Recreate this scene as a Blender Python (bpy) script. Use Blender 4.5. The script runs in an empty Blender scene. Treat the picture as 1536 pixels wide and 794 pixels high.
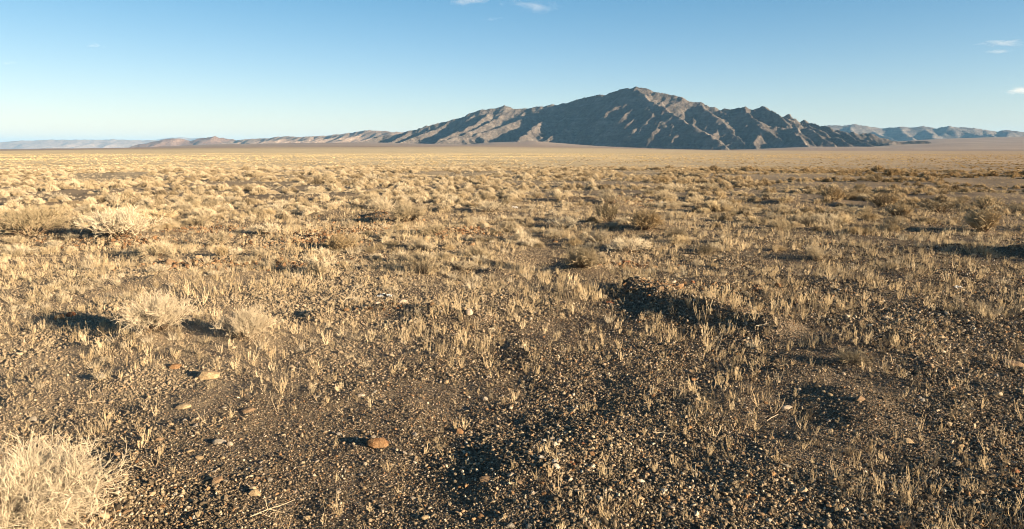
import bpy, math, random
import numpy as np
from mathutils import Vector
random.seed(7)
RNG = np.random.default_rng(11)
S = bpy.context.scene
COL = S.collection
R = math.radians

# ------------------------------------------------------------------ camera
W0, H0, F = 1536.0, 794.0, 1024.0          # photograph's pixel frame and focal length in those pixels
CAMH = 1.62
HORIZ = 226.0
PITCH = math.atan((H0/2-HORIZ)/F)
cam_d = bpy.data.cameras.new('camera'); cam = bpy.data.objects.new('camera', cam_d); COL.objects.link(cam)
cam_d.sensor_width = 36.0; cam_d.lens = 36.0*F/W0
cam_d.clip_start = 0.05; cam_d.clip_end = 300000.0
cam.location = (0, 0, CAMH)
cam.rotation_euler = (math.pi/2-PITCH, 0, 0)
S.camera = cam

# ------------------------------------------------------------------ light
SUN_AZ, SUN_EL = 119.0, 11.5               # azimuth clockwise from the view direction (+Y)
w = bpy.data.worlds.new('World'); S.world = w; w.use_nodes = True
nt = w.node_tree; nt.nodes.clear()
wo = nt.nodes.new('ShaderNodeOutputWorld'); bg = nt.nodes.new('ShaderNodeBackground')
sky = nt.nodes.new('ShaderNodeTexSky'); sky.sky_type = 'NISHITA'; sky.sun_disc = False
sky.sun_elevation = R(SUN_EL); sky.sun_rotation = R(SUN_AZ)
sky.altitude = 900; sky.air_density = 1.0; sky.dust_density = 0.4; sky.ozone_density = 2.2
tint = nt.nodes.new('ShaderNodeMix'); tint.data_type = 'RGBA'; tint.blend_type = 'MULTIPLY'
tint.inputs[0].default_value = 1.0
tco = nt.nodes.new('ShaderNodeTexCoord'); sxz = nt.nodes.new('ShaderNodeSeparateXYZ'); nt.links.new(tco.outputs['Generated'], sxz.inputs[0])
skr = nt.nodes.new('ShaderNodeValToRGB'); nt.links.new(sxz.outputs[2], skr.inputs[0])
skr.color_ramp.elements[0].position = 0.0; skr.color_ramp.elements[0].color = (1.23, 0.99, 1.01, 1)
skr.color_ramp.elements[1].position = 0.22; skr.color_ramp.elements[1].color = (0.55, 0.84, 0.94, 1)
azr = nt.nodes.new('ShaderNodeMapRange'); azr.inputs['From Min'].default_value = -0.7; azr.inputs['From Max'].default_value = 0.35
azr.interpolation_type = 'SMOOTHSTEP'; nt.links.new(sxz.outputs[0], azr.inputs['Value'])
azc = nt.nodes.new('ShaderNodeMix'); azc.data_type = 'RGBA'; nt.links.new(azr.outputs[0], azc.inputs[0])
azc.inputs[6].default_value = (0.90, 0.85, 0.80, 1); azc.inputs[7].default_value = (1, 1, 1, 1)
vm = nt.nodes.new('ShaderNodeMix'); vm.data_type = 'RGBA'; vm.blend_type = 'MULTIPLY'; vm.inputs[0].default_value = 1.0
nt.links.new(skr.outputs[0], vm.inputs[6]); nt.links.new(azc.outputs[2], vm.inputs[7]); nt.links.new(vm.outputs[2], tint.inputs[7])
nt.links.new(sky.outputs[0], tint.inputs[6]); nt.links.new(tint.outputs[2], bg.inputs[0])
bg.inputs[1].default_value = 0.052
nt.links.new(bg.outputs[0], wo.inputs[0])
sd = bpy.data.lights.new('sun', 'SUN'); sun = bpy.data.objects.new('sun', sd); COL.objects.link(sun)
sd.energy = 5.0; sd.angle = R(0.5); sd.color = (1.0, 0.80, 0.545)
sv = Vector((math.sin(R(SUN_AZ))*math.cos(R(SUN_EL)), math.cos(R(SUN_AZ))*math.cos(R(SUN_EL)), math.sin(R(SUN_EL))))
sun.rotation_euler = sv.to_track_quat('Z', 'Y').to_euler(); sun.location = (20, -10, 10)
S.view_settings.view_transform = 'Standard'; S.view_settings.look = 'None'
S.view_settings.exposure = 1.85; S.view_settings.gamma = 1.0
S.cycles.max_bounces = 4; S.cycles.volume_bounces = 1; S.cycles.diffuse_bounces = 2
S.cycles.transparent_max_bounces = 8
S.cycles.pixel_filter_type = 'BLACKMAN_HARRIS'; S.cycles.filter_width = 1.0
HAZE = 1.15e-5                              # per metre

# ------------------------------------------------------------------ noise
def _h(ix, iy, seed):
    n = (ix.astype(np.int64)*374761393 + iy.astype(np.int64)*668265263 + seed*1442695041) & 0xffffffff
    n = ((n ^ (n >> 13))*1274126177) & 0xffffffff
    n = n ^ (n >> 16)
    return (n & 0xffff)/65535.0
def pnoise(x, y, seed=0):
    x = np.asarray(x, dtype=float); y = np.asarray(y, dtype=float)
    ix = np.floor(x); iy = np.floor(y); fx = x-ix; fy = y-iy
    u = fx*fx*fx*(fx*(fx*6-15)+10); v = fy*fy*fy*(fy*(fy*6-15)+10)
    def g(dx, dy):
        a = _h(ix+dx, iy+dy, seed)*2*math.pi
        return np.cos(a)*(fx-dx)+np.sin(a)*(fy-dy)
    a = g(0, 0)*(1-u)+g(1, 0)*u; b = g(0, 1)*(1-u)+g(1, 1)*u
    return (a*(1-v)+b*v)*1.5
def fbm(x, y, o=4, seed=0, gain=0.5):
    s = 0; a = 1.0; f = 1.0
    for k in range(o):
        s = s+a*pnoise(x*f+17.3*k, y*f-9.1*k, seed+k); a *= gain; f *= 2.03
    return s
def ridged(x, y, o=4, seed=0):
    s = 0; a = 1.0; f = 1.0
    for k in range(o):
        s = s+a*(1-2*np.abs(pnoise(x*f+5.3*k, y*f+3.1*k, seed+k))); a *= 0.5; f *= 2.1
    return s
def sstep(a, b, x):
    t = np.clip((x-a)/(b-a), 0, 1); return t*t*(3-2*t)

# ------------------------------------------------------------------ pixel <-> place
CP, SP = math.cos(PITCH), math.sin(PITCH)
def ray(px, py):
    u = (px-W0/2)/F; v = (H0/2-py)/F
    return np.array([u, CP+v*SP, -SP+v*CP])     # forward component 1
def place_at(px, py, D):                        # point at ground range y = D on the ray of a pixel
    d = ray(px, py); t = D/d[1]
    return d[0]*t, D, CAMH+d[2]*t
def to_px(x, y, z):
    dz = z-CAMH
    f = y*CP-dz*SP; up = y*SP+dz*CP
    f = np.where(np.abs(f) < 1e-6, 1e-6, f)
    return W0/2+F*x/f, H0/2-F*up/f, f

# ------------------------------------------------------------------ terrain
FAN_PX = np.array([-2500, -300, 0, 200, 330, 450, 560, 650, 700, 750, 800, 870, 940, 1010, 1070, 1130, 1200, 1300, 1400, 1536, 1800, 4000])
FAN_Y  = np.array([  226,  225,224, 222, 217, 215, 214, 216, 217, 213, 211, 217, 221, 225, 226.5, 223, 217, 215, 209, 205, 205, 226])
EDGE_PX = np.array([-2500, 0, 200, 400, 700, 900, 1050, 1300, 4000])
EDGE_Y = np.array([226, 225.5, 223, 220.5, 219.5, 221.5, 225, 226, 226])
BERMS = []     # (polyline, height, width) filled below: low steps in the ground
def h_far(x, y):
    r = np.hypot(x, y); px = W0/2+F*x/np.maximum(y, 1e-3)
    px = np.where(y <= 0, -2500, px); px = np.clip(px, -2500, 4000)
    e1 = (HORIZ-np.interp(px, EDGE_PX, EDGE_Y))/F; e2 = (HORIZ-np.interp(px, FAN_PX, FAN_Y))/F
    yy = np.maximum(y, 0)
    t1 = sstep(250, 3500, yy); t2 = sstep(3500, 11500, yy)
    e = e1*t1+(e2-e1)*t2
    z = e*np.minimum(yy, 14000)*np.where(yy > 0, 1, 0)
    z = z+fbm(x/900, y/900, 3, 5)*5*sstep(1500, 6000, r)
    return z
def seg_dist(x, y, a, b):
    ax, ay = a; bx, by = b; dx, dy = bx-ax, by-ay; L = dx*dx+dy*dy
    t = np.clip(((x-ax)*dx+(y-ay)*dy)/L, 0, 1)
    return np.hypot(x-ax-t*dx, y-ay-t*dy), t
MOUNDS = []    # (x, y, radius, height)
def h_ground(x, y):
    x = np.asarray(x, dtype=float); y = np.asarray(y, dtype=float)
    r = np.hypot(x, y)
    m = 1-sstep(60, 400, r)
    z = fbm(x/9.0+3.1, y/9.0, 3, 1)*0.11*m
    z = z+fbm(x/1.9, y/1.9+4.4, 3, 2)*0.050*(1-sstep(15, 90, r)*0.6)*m
    near = 1-sstep(14, 40, r)
    z = z+fbm(x/0.45, y/0.45, 3, 3)*0.017*near
    z = z-fbm(np.zeros(1)+3.1, np.zeros(1), 3, 1)*0.11
    z = z+fbm(x/60.0, y/60.0, 2, 8)*0.25*sstep(15, 60, r)*(1-sstep(250, 700, r)*0.5)
    for (mx, my, mr, mh) in MOUNDS:
        d2 = ((x-mx)**2+(y-my)**2)/(mr*mr)
        z = z+mh*np.exp(-d2*1.6)
    for pts, hh, wid in BERMS:
        best = np.full(np.shape(x), 1e9)
        for a, b in zip(pts[:-1], pts[1:]):
            d, t = seg_dist(x, y, a, b); best = np.minimum(best, d)
        z = z+hh*np.exp(-(best/wid)**2)*np.clip(0.9+0.8*fbm(x/0.7, y/0.7, 2, 77), 0.45, 1.4)
    return z+h_far(x, y)
def hg(x, y): return float(h_ground(np.array([x]), np.array([y]))[0])
def on_ground(px, py):
    d = ray(px, py); z = 0.0
    for _ in range(12):
        t = (z-CAMH)/d[2]; x, y = d[0]*t, d[1]*t; z = 0.5*z+0.5*hg(x, y)
    return x, y, hg(x, y)
def rough_pt(px, py):                            # on the z = 0 plane
    d = ray(px, py); t = -CAMH/d[2]; return d[0]*t, d[1]*t

# low mounds and berms whose far-left flank lies in shade
for (px, py, mr, mh) in ((60, 785, .42, .15), (240, 500, .55, .07), (360, 500, .5, .05), (872, 401, .45, .15), (812, 385, .6, -.11), (30, 690, .3, -.05),  # mounds and hollows by corner and round bush added to deepen their shadows
                         (180, 352, 1.0, .09), (50, 352, 1.0, .08), (1475, 350, .6, .05), (610, 332, .9, .08),
                         (965, 342, .9, .08), (500, 352, 1.3, .14), (690, 352, 1.2, .12), (215, 362, 1.0, .09),
                         (640, 470, .5, .05), (1630, 384, .9, .22), (800, 700, .55, .05)):
    x, y = rough_pt(px, py); MOUNDS.append((x, y, mr, mh))
BERMS.append(([rough_pt(*p) for p in ((965, 436), (1000, 450), (1045, 466), (1110, 480), (1150, 492))], 0.17, 0.26))
BERMS.append(([rough_pt(*p) for p in ((480, 470), (560, 462), (650, 468), (720, 474))], 0.06, 0.16))
BERMS.append(([rough_pt(*p) for p in ((1180, 560), (1260, 590), (1300, 640))], 0.035, 0.22))
BERMS.append(([rough_pt(*p) for p in ((770, 520), (820, 545), (840, 580))], 0.022, 0.15))
BERMS.append(([rough_pt(*p) for p in ((790, 352), (850, 348))], 0.12, 0.3))
BERMS.append(([rough_pt(*p) for p in ((600, 395), (700, 402), (780, 412))], 0.07, 0.2))
BERMS.append(([rough_pt(*p) for p in ((100, 338), (140, 340))], 0.12, 0.35))
BERMS.append(([rough_pt(*p) for p in ((560, 326), (640, 322))], 0.12, 0.4))
BERMS.append(([rough_pt(*p) for p in ((840, 303), (920, 306))], 0.14, 0.5))
BERMS.append(([rough_pt(*p) for p in ((1160, 304), (1230, 306))], 0.12, 0.5))
BERMS.append(([rough_pt(*p) for p in ((150, 440), (250, 425), (360, 410))], 0.045, 0.2))
BERMS.append(([rough_pt(*p) for p in ((1440, 375), (1540, 382), (1660, 388))], 0.10, 0.3))

# ------------------------------------------------------------------ mesh helpers
def mesh_from(name, V, Fc, mats=(), smooth=False):
    me = bpy.data.meshes.new(name)
    V = np.asarray(V, dtype=np.float32).reshape(-1, 3); Fc = np.asarray(Fc, dtype=np.int32)
    n, k = Fc.shape
    me.vertices.add(len(V)); me.vertices.foreach_set('co', V.ravel())
    me.loops.add(n*k); me.loops.foreach_set('vertex_index', Fc.ravel())
    me.polygons.add(n); me.polygons.foreach_set('loop_start', np.arange(0, n*k, k, dtype=np.int32))
    me.polygons.foreach_set('loop_total', np.full(n, k, dtype=np.int32))
    me.polygons.foreach_set('use_smooth', np.full(n, smooth, dtype=bool))
    for m in mats: me.materials.append(m)
    me.update(calc_edges=True); me.validate()
    return me
def link(name, me, parent=None, loc=None, label=None, cat=None, group=None, kind=None):
    o = bpy.data.objects.new(name, me); COL.objects.link(o)
    if parent is not None: o.parent = parent
    if loc is not None: o.location = loc
    if label: o['label'] = label
    if cat: o['category'] = cat
    if group: o['group'] = group
    if kind: o['kind'] = kind
    return o
def grid_faces(ny, nx, wrap=False):
    i = np.arange(ny-1)[:, None]; j = np.arange(nx if wrap else nx-1)[None, :]
    j2 = (j+1) % nx
    a = i*nx+j; b = i*nx+j2; c = (i+1)*nx+j2; d = (i+1)*nx+j
    return np.stack([a, b, c, d], -1).reshape(-1, 4)

# ------------------------------------------------------------------ materials
class NT:
    def __init__(s, name):
        s.m = bpy.data.materials.new(name); s.m.use_nodes = True; s.t = s.m.node_tree
        s.n = s.t.nodes; s.b = s.n['Principled BSDF']; s.out = s.n['Material Output']
        s.b.inputs['Roughness'].default_value = 0.9
        s.b.inputs['Specular IOR Level'].default_value = 0.15
    def new(s, ty, **k):
        q = s.n.new('ShaderNode'+ty)
        for a, v in k.items(): setattr(q, a, v)
        return q
    def l(s, a, b): s.t.links.new(a, b)
    def noise(s, vec, scale, detail=4, rough=0.55, dist=0.0):
        q = s.new('TexNoise'); q.inputs['Scale'].default_value = scale; q.inputs['Detail'].default_value = detail
        q.inputs['Roughness'].default_value = rough; q.inputs['Distortion'].default_value = dist
        s.l(vec, q.inputs['Vector']); return q.outputs['Fac']
    def ramp(s, fac, stops, interp='LINEAR'):
        q = s.new('ValToRGB'); e = q.color_ramp; e.interpolation = interp
        while len(e.elements) < len(stops): e.elements.new(0.5)
        for el, (p, c) in zip(e.elements, stops):
            el.position = p; el.color = (c, c, c, 1) if isinstance(c, (int, float)) else (*c, 1)
        s.l(fac, q.inputs[0]); return q.outputs[0]
    def mix(s, fac, a, b, mode='MIX'):
        q = s.new('Mix', data_type='RGBA', blend_type=mode)
        for i, v in ((0, fac), (6, a), (7, b)):
            if isinstance(v, (int, float)): q.inputs[i].default_value = v
            elif isinstance(v, tuple): q.inputs[i].default_value = (*v, 1)
            else: s.l(v, q.inputs[i])
        return q.outputs[2]
    def math(s, op, a, b=0.0, c=None):
        q = s.new('Math', operation=op)
        for i, v in enumerate((a, b) if c is None else (a, b, c)):
            if isinstance(v, (int, float)): q.inputs[i].default_value = v
            else: s.l(v, q.inputs[i])
        return q.outputs[0]
    def bump(s, h, strength, dist, prev=None):
        q = s.new('Bump'); q.inputs['Strength'].default_value = strength if isinstance(strength, (int, float)) else 1
        if not isinstance(strength, (int, float)): s.l(strength, q.inputs['Strength'])
        q.inputs['Distance'].default_value = dist; s.l(h, q.inputs['Height'])
        if prev is not None: s.l(prev, q.inputs['Normal'])
        return q.outputs[0]

def mat_ground():
    s = NT('desert_soil'); g = s.new('NewGeometry'); P = g.outputs['Position']
    ln = s.new('VectorMath', operation='LENGTH'); s.l(P, ln.inputs[0]); dist = ln.outputs['Value']
    sx = s.new('SeparateXYZ'); s.l(P, sx.inputs[0])
    big = s.noise(P, 0.35, 5, 0.6); mid = s.noise(P, 2.5, 5, 0.65); fine = s.noise(P, 55, 4, 0.7)
    vor = s.new('TexVoronoi'); vor.inputs['Scale'].default_value = 95; s.l(P, vor.inputs['Vector'])
    vor2 = s.new('TexVoronoi'); vor2.inputs['Scale'].default_value = 48; s.l(P, vor2.inputs['Vector'])
    soil = s.ramp(big, [(0.36, (0.13, 0.095, 0.062)), (0.5, (0.175, 0.13, 0.088)), (0.64, (0.23, 0.175, 0.12))])
    soil = s.mix(s.ramp(mid, [(0.4, 0.0), (0.7, 0.6)]), soil, (0.20, 0.15, 0.105))
    sep = s.new('SeparateColor'); s.l(vor.outputs['Color'], sep.inputs[0])
    grain = s.ramp(sep.outputs[0], [(0.0, (0.035, 0.028, 0.02)), (0.4, (0.09, 0.068, 0.046)), (0.75, (0.19, 0.145, 0.095)), (0.93, (0.34, 0.275, 0.20)), (1.0, (0.25, 0.125, 0.06))])
    near = s.ramp(s.math('DIVIDE', dist, 60.0), [(0.05, 1.0), (0.5, 0.25), (1.0, 0.0)])
    c = s.mix(s.math('MULTIPLY', near, 0.75), soil, grain)
    # bare fans far off: mauve brown, with pale wash streaks
    wash = s.noise(P, 0.0012, 6, 0.65, 1.5)
    mp = s.new('Mapping'); mp.inputs['Scale'].default_value = (0.0006, 0.0025, 0.001); s.l(P, mp.inputs['Vector'])
    streak = s.noise(mp.outputs[0], 1.0, 6, 0.7)
    far = s.ramp(streak, [(0.3, (0.27, 0.195, 0.145)), (0.55, (0.34, 0.255, 0.19)), (0.75, (0.42, 0.33, 0.25))])
    far = s.mix(s.ramp(wash, [(0.45, 0.0), (0.7, 0.5)]), far, (0.25, 0.18, 0.14))
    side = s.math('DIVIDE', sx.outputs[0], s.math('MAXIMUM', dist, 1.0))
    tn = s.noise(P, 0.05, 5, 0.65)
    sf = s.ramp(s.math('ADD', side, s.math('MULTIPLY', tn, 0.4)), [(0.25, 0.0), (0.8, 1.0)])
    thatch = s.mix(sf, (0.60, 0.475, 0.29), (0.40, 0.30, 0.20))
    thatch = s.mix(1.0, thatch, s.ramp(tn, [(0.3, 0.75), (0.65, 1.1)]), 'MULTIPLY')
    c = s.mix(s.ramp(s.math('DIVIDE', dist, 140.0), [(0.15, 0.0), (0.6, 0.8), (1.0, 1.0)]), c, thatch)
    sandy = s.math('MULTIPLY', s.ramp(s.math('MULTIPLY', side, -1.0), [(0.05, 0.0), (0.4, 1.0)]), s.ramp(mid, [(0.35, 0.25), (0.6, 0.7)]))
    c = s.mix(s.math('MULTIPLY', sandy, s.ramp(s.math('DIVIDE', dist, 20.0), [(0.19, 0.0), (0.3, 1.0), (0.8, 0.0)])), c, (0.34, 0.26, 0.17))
    ff = s.ramp(s.math('DIVIDE', dist, 6000.0), [(0.0, 0.0), (0.3, 0.1), (0.6, 1.0)])
    c = s.mix(ff, c, far)
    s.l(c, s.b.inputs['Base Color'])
    ht = s.math('ADD', s.math('MULTIPLY', fine, 0.5), s.math('MULTIPLY', s.math('SUBTRACT', 1.0, vor.outputs['Distance']), 0.8))
    ht = s.math('ADD', ht, s.math('MULTIPLY', s.math('SUBTRACT', 1.0, vor2.outputs['Distance']), 1.0))
    b = s.bump(ht, s.math('MULTIPLY', s.ramp(s.math('DIVIDE', dist, 80.0), [(0.0, 1.0), (0.3, 0.5), (1.0, 0.05)]), 0.9), 0.012)
    fb = s.noise(P, 0.02, 6, 0.7)
    b = s.bump(fb, s.math('MULTIPLY', ff, 0.8), 14.0, b)
    s.l(b, s.b.inputs['Normal']); s.b.inputs['Specular IOR Level'].default_value = 0.05
    return s.m

def mat_random(name, stops, rough=0.85, noise_scale=30, nvar=0.35, bump=0.0, pos_tint=None):
    s = NT(name); oi = s.new('ObjectInfo'); g = s.new('NewGeometry'); P = g.outputs['Position']
    c = s.ramp(oi.outputs['Random'], stops)
    n = s.noise(P, noise_scale, 4, 0.6)
    c = s.mix(1.0, c, s.ramp(n, [(0.3, 1-nvar), (0.7, 1.0)]), 'MULTIPLY')
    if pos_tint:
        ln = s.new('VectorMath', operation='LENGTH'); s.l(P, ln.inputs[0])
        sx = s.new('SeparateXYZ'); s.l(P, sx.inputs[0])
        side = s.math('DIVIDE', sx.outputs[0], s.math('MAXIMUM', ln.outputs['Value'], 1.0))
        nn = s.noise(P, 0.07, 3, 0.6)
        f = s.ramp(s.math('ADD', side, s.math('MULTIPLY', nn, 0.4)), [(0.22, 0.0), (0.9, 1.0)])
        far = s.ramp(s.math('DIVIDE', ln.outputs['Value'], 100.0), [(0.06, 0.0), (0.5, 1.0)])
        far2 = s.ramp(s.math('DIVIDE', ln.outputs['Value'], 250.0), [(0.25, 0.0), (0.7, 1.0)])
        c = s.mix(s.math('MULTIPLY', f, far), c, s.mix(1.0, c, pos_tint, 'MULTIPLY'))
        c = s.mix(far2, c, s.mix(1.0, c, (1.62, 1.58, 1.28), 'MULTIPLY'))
    s.l(c, s.b.inputs['Base Color']); s.b.inputs['Roughness'].default_value = rough
    if bump: s.l(s.bump(n, bump, 0.01), s.b.inputs['Normal'])
    return s.m

def mat_rock_range(name, c_lo, c_mid, c_hi, scale=1.0):
    s = NT(name); g = s.new('NewGeometry'); P = g.outputs['Position']
    n1 = s.noise(P, 0.0035*scale, 7, 0.68, 0.6); n2 = s.noise(P, 0.022*scale, 6, 0.72)
    mp = s.new('Mapping'); mp.inputs['Rotation'].default_value = (0.35, 0.2, 0.4); mp.inputs['Scale'].default_value = (0.0008*scale, 0.0008*scale, 0.018*scale); s.l(P, mp.inputs['Vector'])
    n3 = s.noise(mp.outputs[0], 1.0, 6, 0.6, 0.7)
    c = s.ramp(n1, [(0.35, c_lo), (0.5, c_mid), (0.68, c_hi)])
    c = s.mix(s.ramp(n3, [(0.46, 0.0), (0.56, 0.4)]), c, c_lo)
    c = s.mix(1.0, c, s.ramp(n2, [(0.3, 0.65), (0.65, 1.15)]), 'MULTIPLY')
    s.l(c, s.b.inputs['Base Color'])
    b = s.bump(n2, 1.0, 45.0/scale); b = s.bump(s.noise(P, 0.07*scale, 4, 0.75), 1.0, 12.0/scale, b)
    s.l(b, s.b.inputs['Normal']); s.b.inputs['Specular IOR Level'].default_value = 0.05
    return s.m

M_GROUND = mat_ground()
PEB = [(0.0, (0.04, 0.031, 0.022)), (0.3, (0.11, 0.083, 0.054)), (0.6, (0.22, 0.167, 0.107)), (0.8, (0.36, 0.275, 0.175)), (0.88, (0.27, 0.14, 0.06)), (0.93, (0.42, 0.33, 0.22)), (1.0, (0.58, 0.48, 0.35))]
M_PEBBLE = mat_random('gravel_stone', PEB, 0.8, 120, 0.3)
_g = M_PEBBLE.node_tree; _b = _g.nodes['Principled BSDF']; _src = _b.inputs['Base Color'].links[0].from_socket
_p = _g.nodes.new('ShaderNodeNewGeometry'); _x = _g.nodes.new('ShaderNodeSeparateXYZ'); _g.links.new(_p.outputs['Position'], _x.inputs[0])
_m = _g.nodes.new('ShaderNodeMath'); _m.operation = 'MULTIPLY_ADD'; _m.inputs[1].default_value = 0.38; _g.links.new(_x.outputs[0], _m.inputs[0])
_y = _g.nodes.new('ShaderNodeMath'); _y.operation = 'MULTIPLY'; _y.inputs[1].default_value = -0.30; _g.links.new(_x.outputs[1], _y.inputs[0]); _g.links.new(_y.outputs[0], _m.inputs[2])
_r = _g.nodes.new('ShaderNodeMapRange'); _r.interpolation_type = 'SMOOTHSTEP'; _r.inputs['From Min'].default_value = -1.5; _r.inputs['From Max'].default_value = -2.6
_g.links.new(_m.outputs[0], _r.inputs['Value'])
_k = _g.nodes.new('ShaderNodeMix'); _k.data_type = 'RGBA'; _k.inputs[7].default_value = (0.33, 0.255, 0.165, 1); _g.links.new(_src, _k.inputs[6])
_hh = _g.nodes.new('ShaderNodeMath'); _hh.operation = 'MULTIPLY'; _hh.inputs[1].default_value = 0.6; _g.links.new(_r.outputs[0], _hh.inputs[0]); _g.links.new(_hh.outputs[0], _k.inputs[0])
_g.links.new(_k.outputs[2], _b.inputs['Base Color'])
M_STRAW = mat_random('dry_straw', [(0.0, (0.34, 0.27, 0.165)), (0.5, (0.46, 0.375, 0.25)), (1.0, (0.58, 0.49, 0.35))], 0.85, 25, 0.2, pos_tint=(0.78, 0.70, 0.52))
M_STALK = mat_random('dry_stalk', [(0.0, (0.38, 0.285, 0.165)), (0.5, (0.49, 0.375, 0.225)), (1.0, (0.58, 0.465, 0.30))], 0.85, 40, 0.25)
M_PALE = mat_random('pale_twig', [(0.0, (0.46, 0.37, 0.25)), (1.0, (0.54, 0.45, 0.32))], 0.85, 25, 0.2)
M_BROWN = mat_random('brown_twig', [(0.0, (0.38, 0.28, 0.155)), (0.5, (0.47, 0.355, 0.205)), (1.0, (0.55, 0.43, 0.26))], 0.85, 25, 0.25)
M_WOOD = mat_random('woody_stem', [(0.0, (0.16, 0.11, 0.07)), (1.0, (0.24, 0.17, 0.11))], 0.9, 60, 0.3)
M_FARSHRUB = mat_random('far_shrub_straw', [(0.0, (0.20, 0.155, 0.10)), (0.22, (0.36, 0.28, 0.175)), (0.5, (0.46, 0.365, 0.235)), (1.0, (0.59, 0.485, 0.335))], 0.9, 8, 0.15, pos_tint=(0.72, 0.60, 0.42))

# ------------------------------------------------------------------ ground sheet
def build_ground():
    th = np.concatenate([np.linspace(-62, 62, 330), np.linspace(66, 294, 40)])
    th = np.radians(th)
    rr = [0.05, 0.6, 1.1, 1.6]
    r = 2.0
    while r < 110000:
        rr.append(r)
        r *= 1.0095 if r < 30 else (1.02 if r < 300 else (1.035 if r < 20000 else 1.12))
    rr = np.array(rr)
    RR, TH = np.meshgrid(rr, th, indexing='ij')
    X = RR*np.sin(TH); Y = RR*np.cos(TH)
    Z = h_ground(X, Y)
    V = np.stack([X, Y, Z], -1).reshape(-1, 3)
    Fq = grid_faces(len(rr), len(th), wrap=True)[:, ::-1]
    me = mesh_from('ground', V, Fq, [M_GROUND], smooth=True)
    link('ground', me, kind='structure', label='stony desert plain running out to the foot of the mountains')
build_ground()

# ------------------------------------------------------------------ mountains as trees of ridges
def eval_ridges(xs, ys, segs, base, warp, wseed, exp=1.0):
    X, Y = np.meshgrid(xs, ys)
    WX = X+warp*fbm(X/(warp*6), Y/(warp*6), 3, wseed); WY = Y+warp*fbm(X/(warp*6)+40, Y/(warp*6)+7, 3, wseed+9)
    Z = np.full(X.shape, -1e4)
    dx = xs[1]-xs[0]; dy = ys[1]-ys[0]
    for (ax, ay, az, bx, by, bz, sl) in segs:
        reach = (max(az, bz)-base+30)/sl+warp*1.2
        i0 = int((min(ay, by)-reach-ys[0])/dy); i1 = int((max(ay, by)+reach-ys[0])/dy)+2
        j0 = int((min(ax, bx)-reach-xs[0])/dx); j1 = int((max(ax, bx)+reach-xs[0])/dx)+2
        i0 = max(i0, 0); j0 = max(j0, 0); i1 = min(i1, len(ys)); j1 = min(j1, len(xs))
        if i0 >= i1 or j0 >= j1: continue
        x = WX[i0:i1, j0:j1]; y = WY[i0:i1, j0:j1]
        ex, ey = bx-ax, by-ay; L = ex*ex+ey*ey+1e-6
        t = np.clip(((x-ax)*ex+(y-ay)*ey)/L, 0, 1)
        d = np.sqrt((x-ax-t*ex)**2+(y-ay-t*ey)**2)
        z = az+(bz-az)*t-sl*d
        Z[i0:i1, j0:j1] = np.maximum(Z[i0:i1, j0:j1], z)
    return X, Y, Z
def grow(rng, segs, x, y, z, ang, length, zend, level, sl, maxlev, spacing):
    """one spur: a polyline going down from (x,y,z) along ang to zend; side spurs branch off it"""
    n = max(3, int(length/spacing))
    px, py, pz = x, y, z; a = ang; step = length/n
    for k in range(n):
        t = (k+1)/n
        a += rng.normal(0, 0.13)
        a += (ang-a)*0.3
        nx = px+math.cos(a)*step; ny = py+math.sin(a)*step
        nz = z+(zend-z)*(t**0.82)+rng.normal(0, 0.018)*(z-zend)*(1-t)
        segs.append((px, py, pz, nx, ny, nz, sl))
        if level < maxlev and k < n-1:
            for sgn in (-1, 1):
                if rng.random() < 0.8:
                    l2 = length*rng.uniform(0.22, 0.42)*(1-t*0.45)
                    zz = nz-l2*sl*rng.uniform(0.6, 0.85)
                    grow(rng, segs, nx, ny, nz, a+sgn*rng.uniform(0.6, 1.05), l2, max(zz, zend-40), level+1, sl*1.08, maxlev, spacing*0.6)
        px, py, pz = nx, ny, nz
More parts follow.
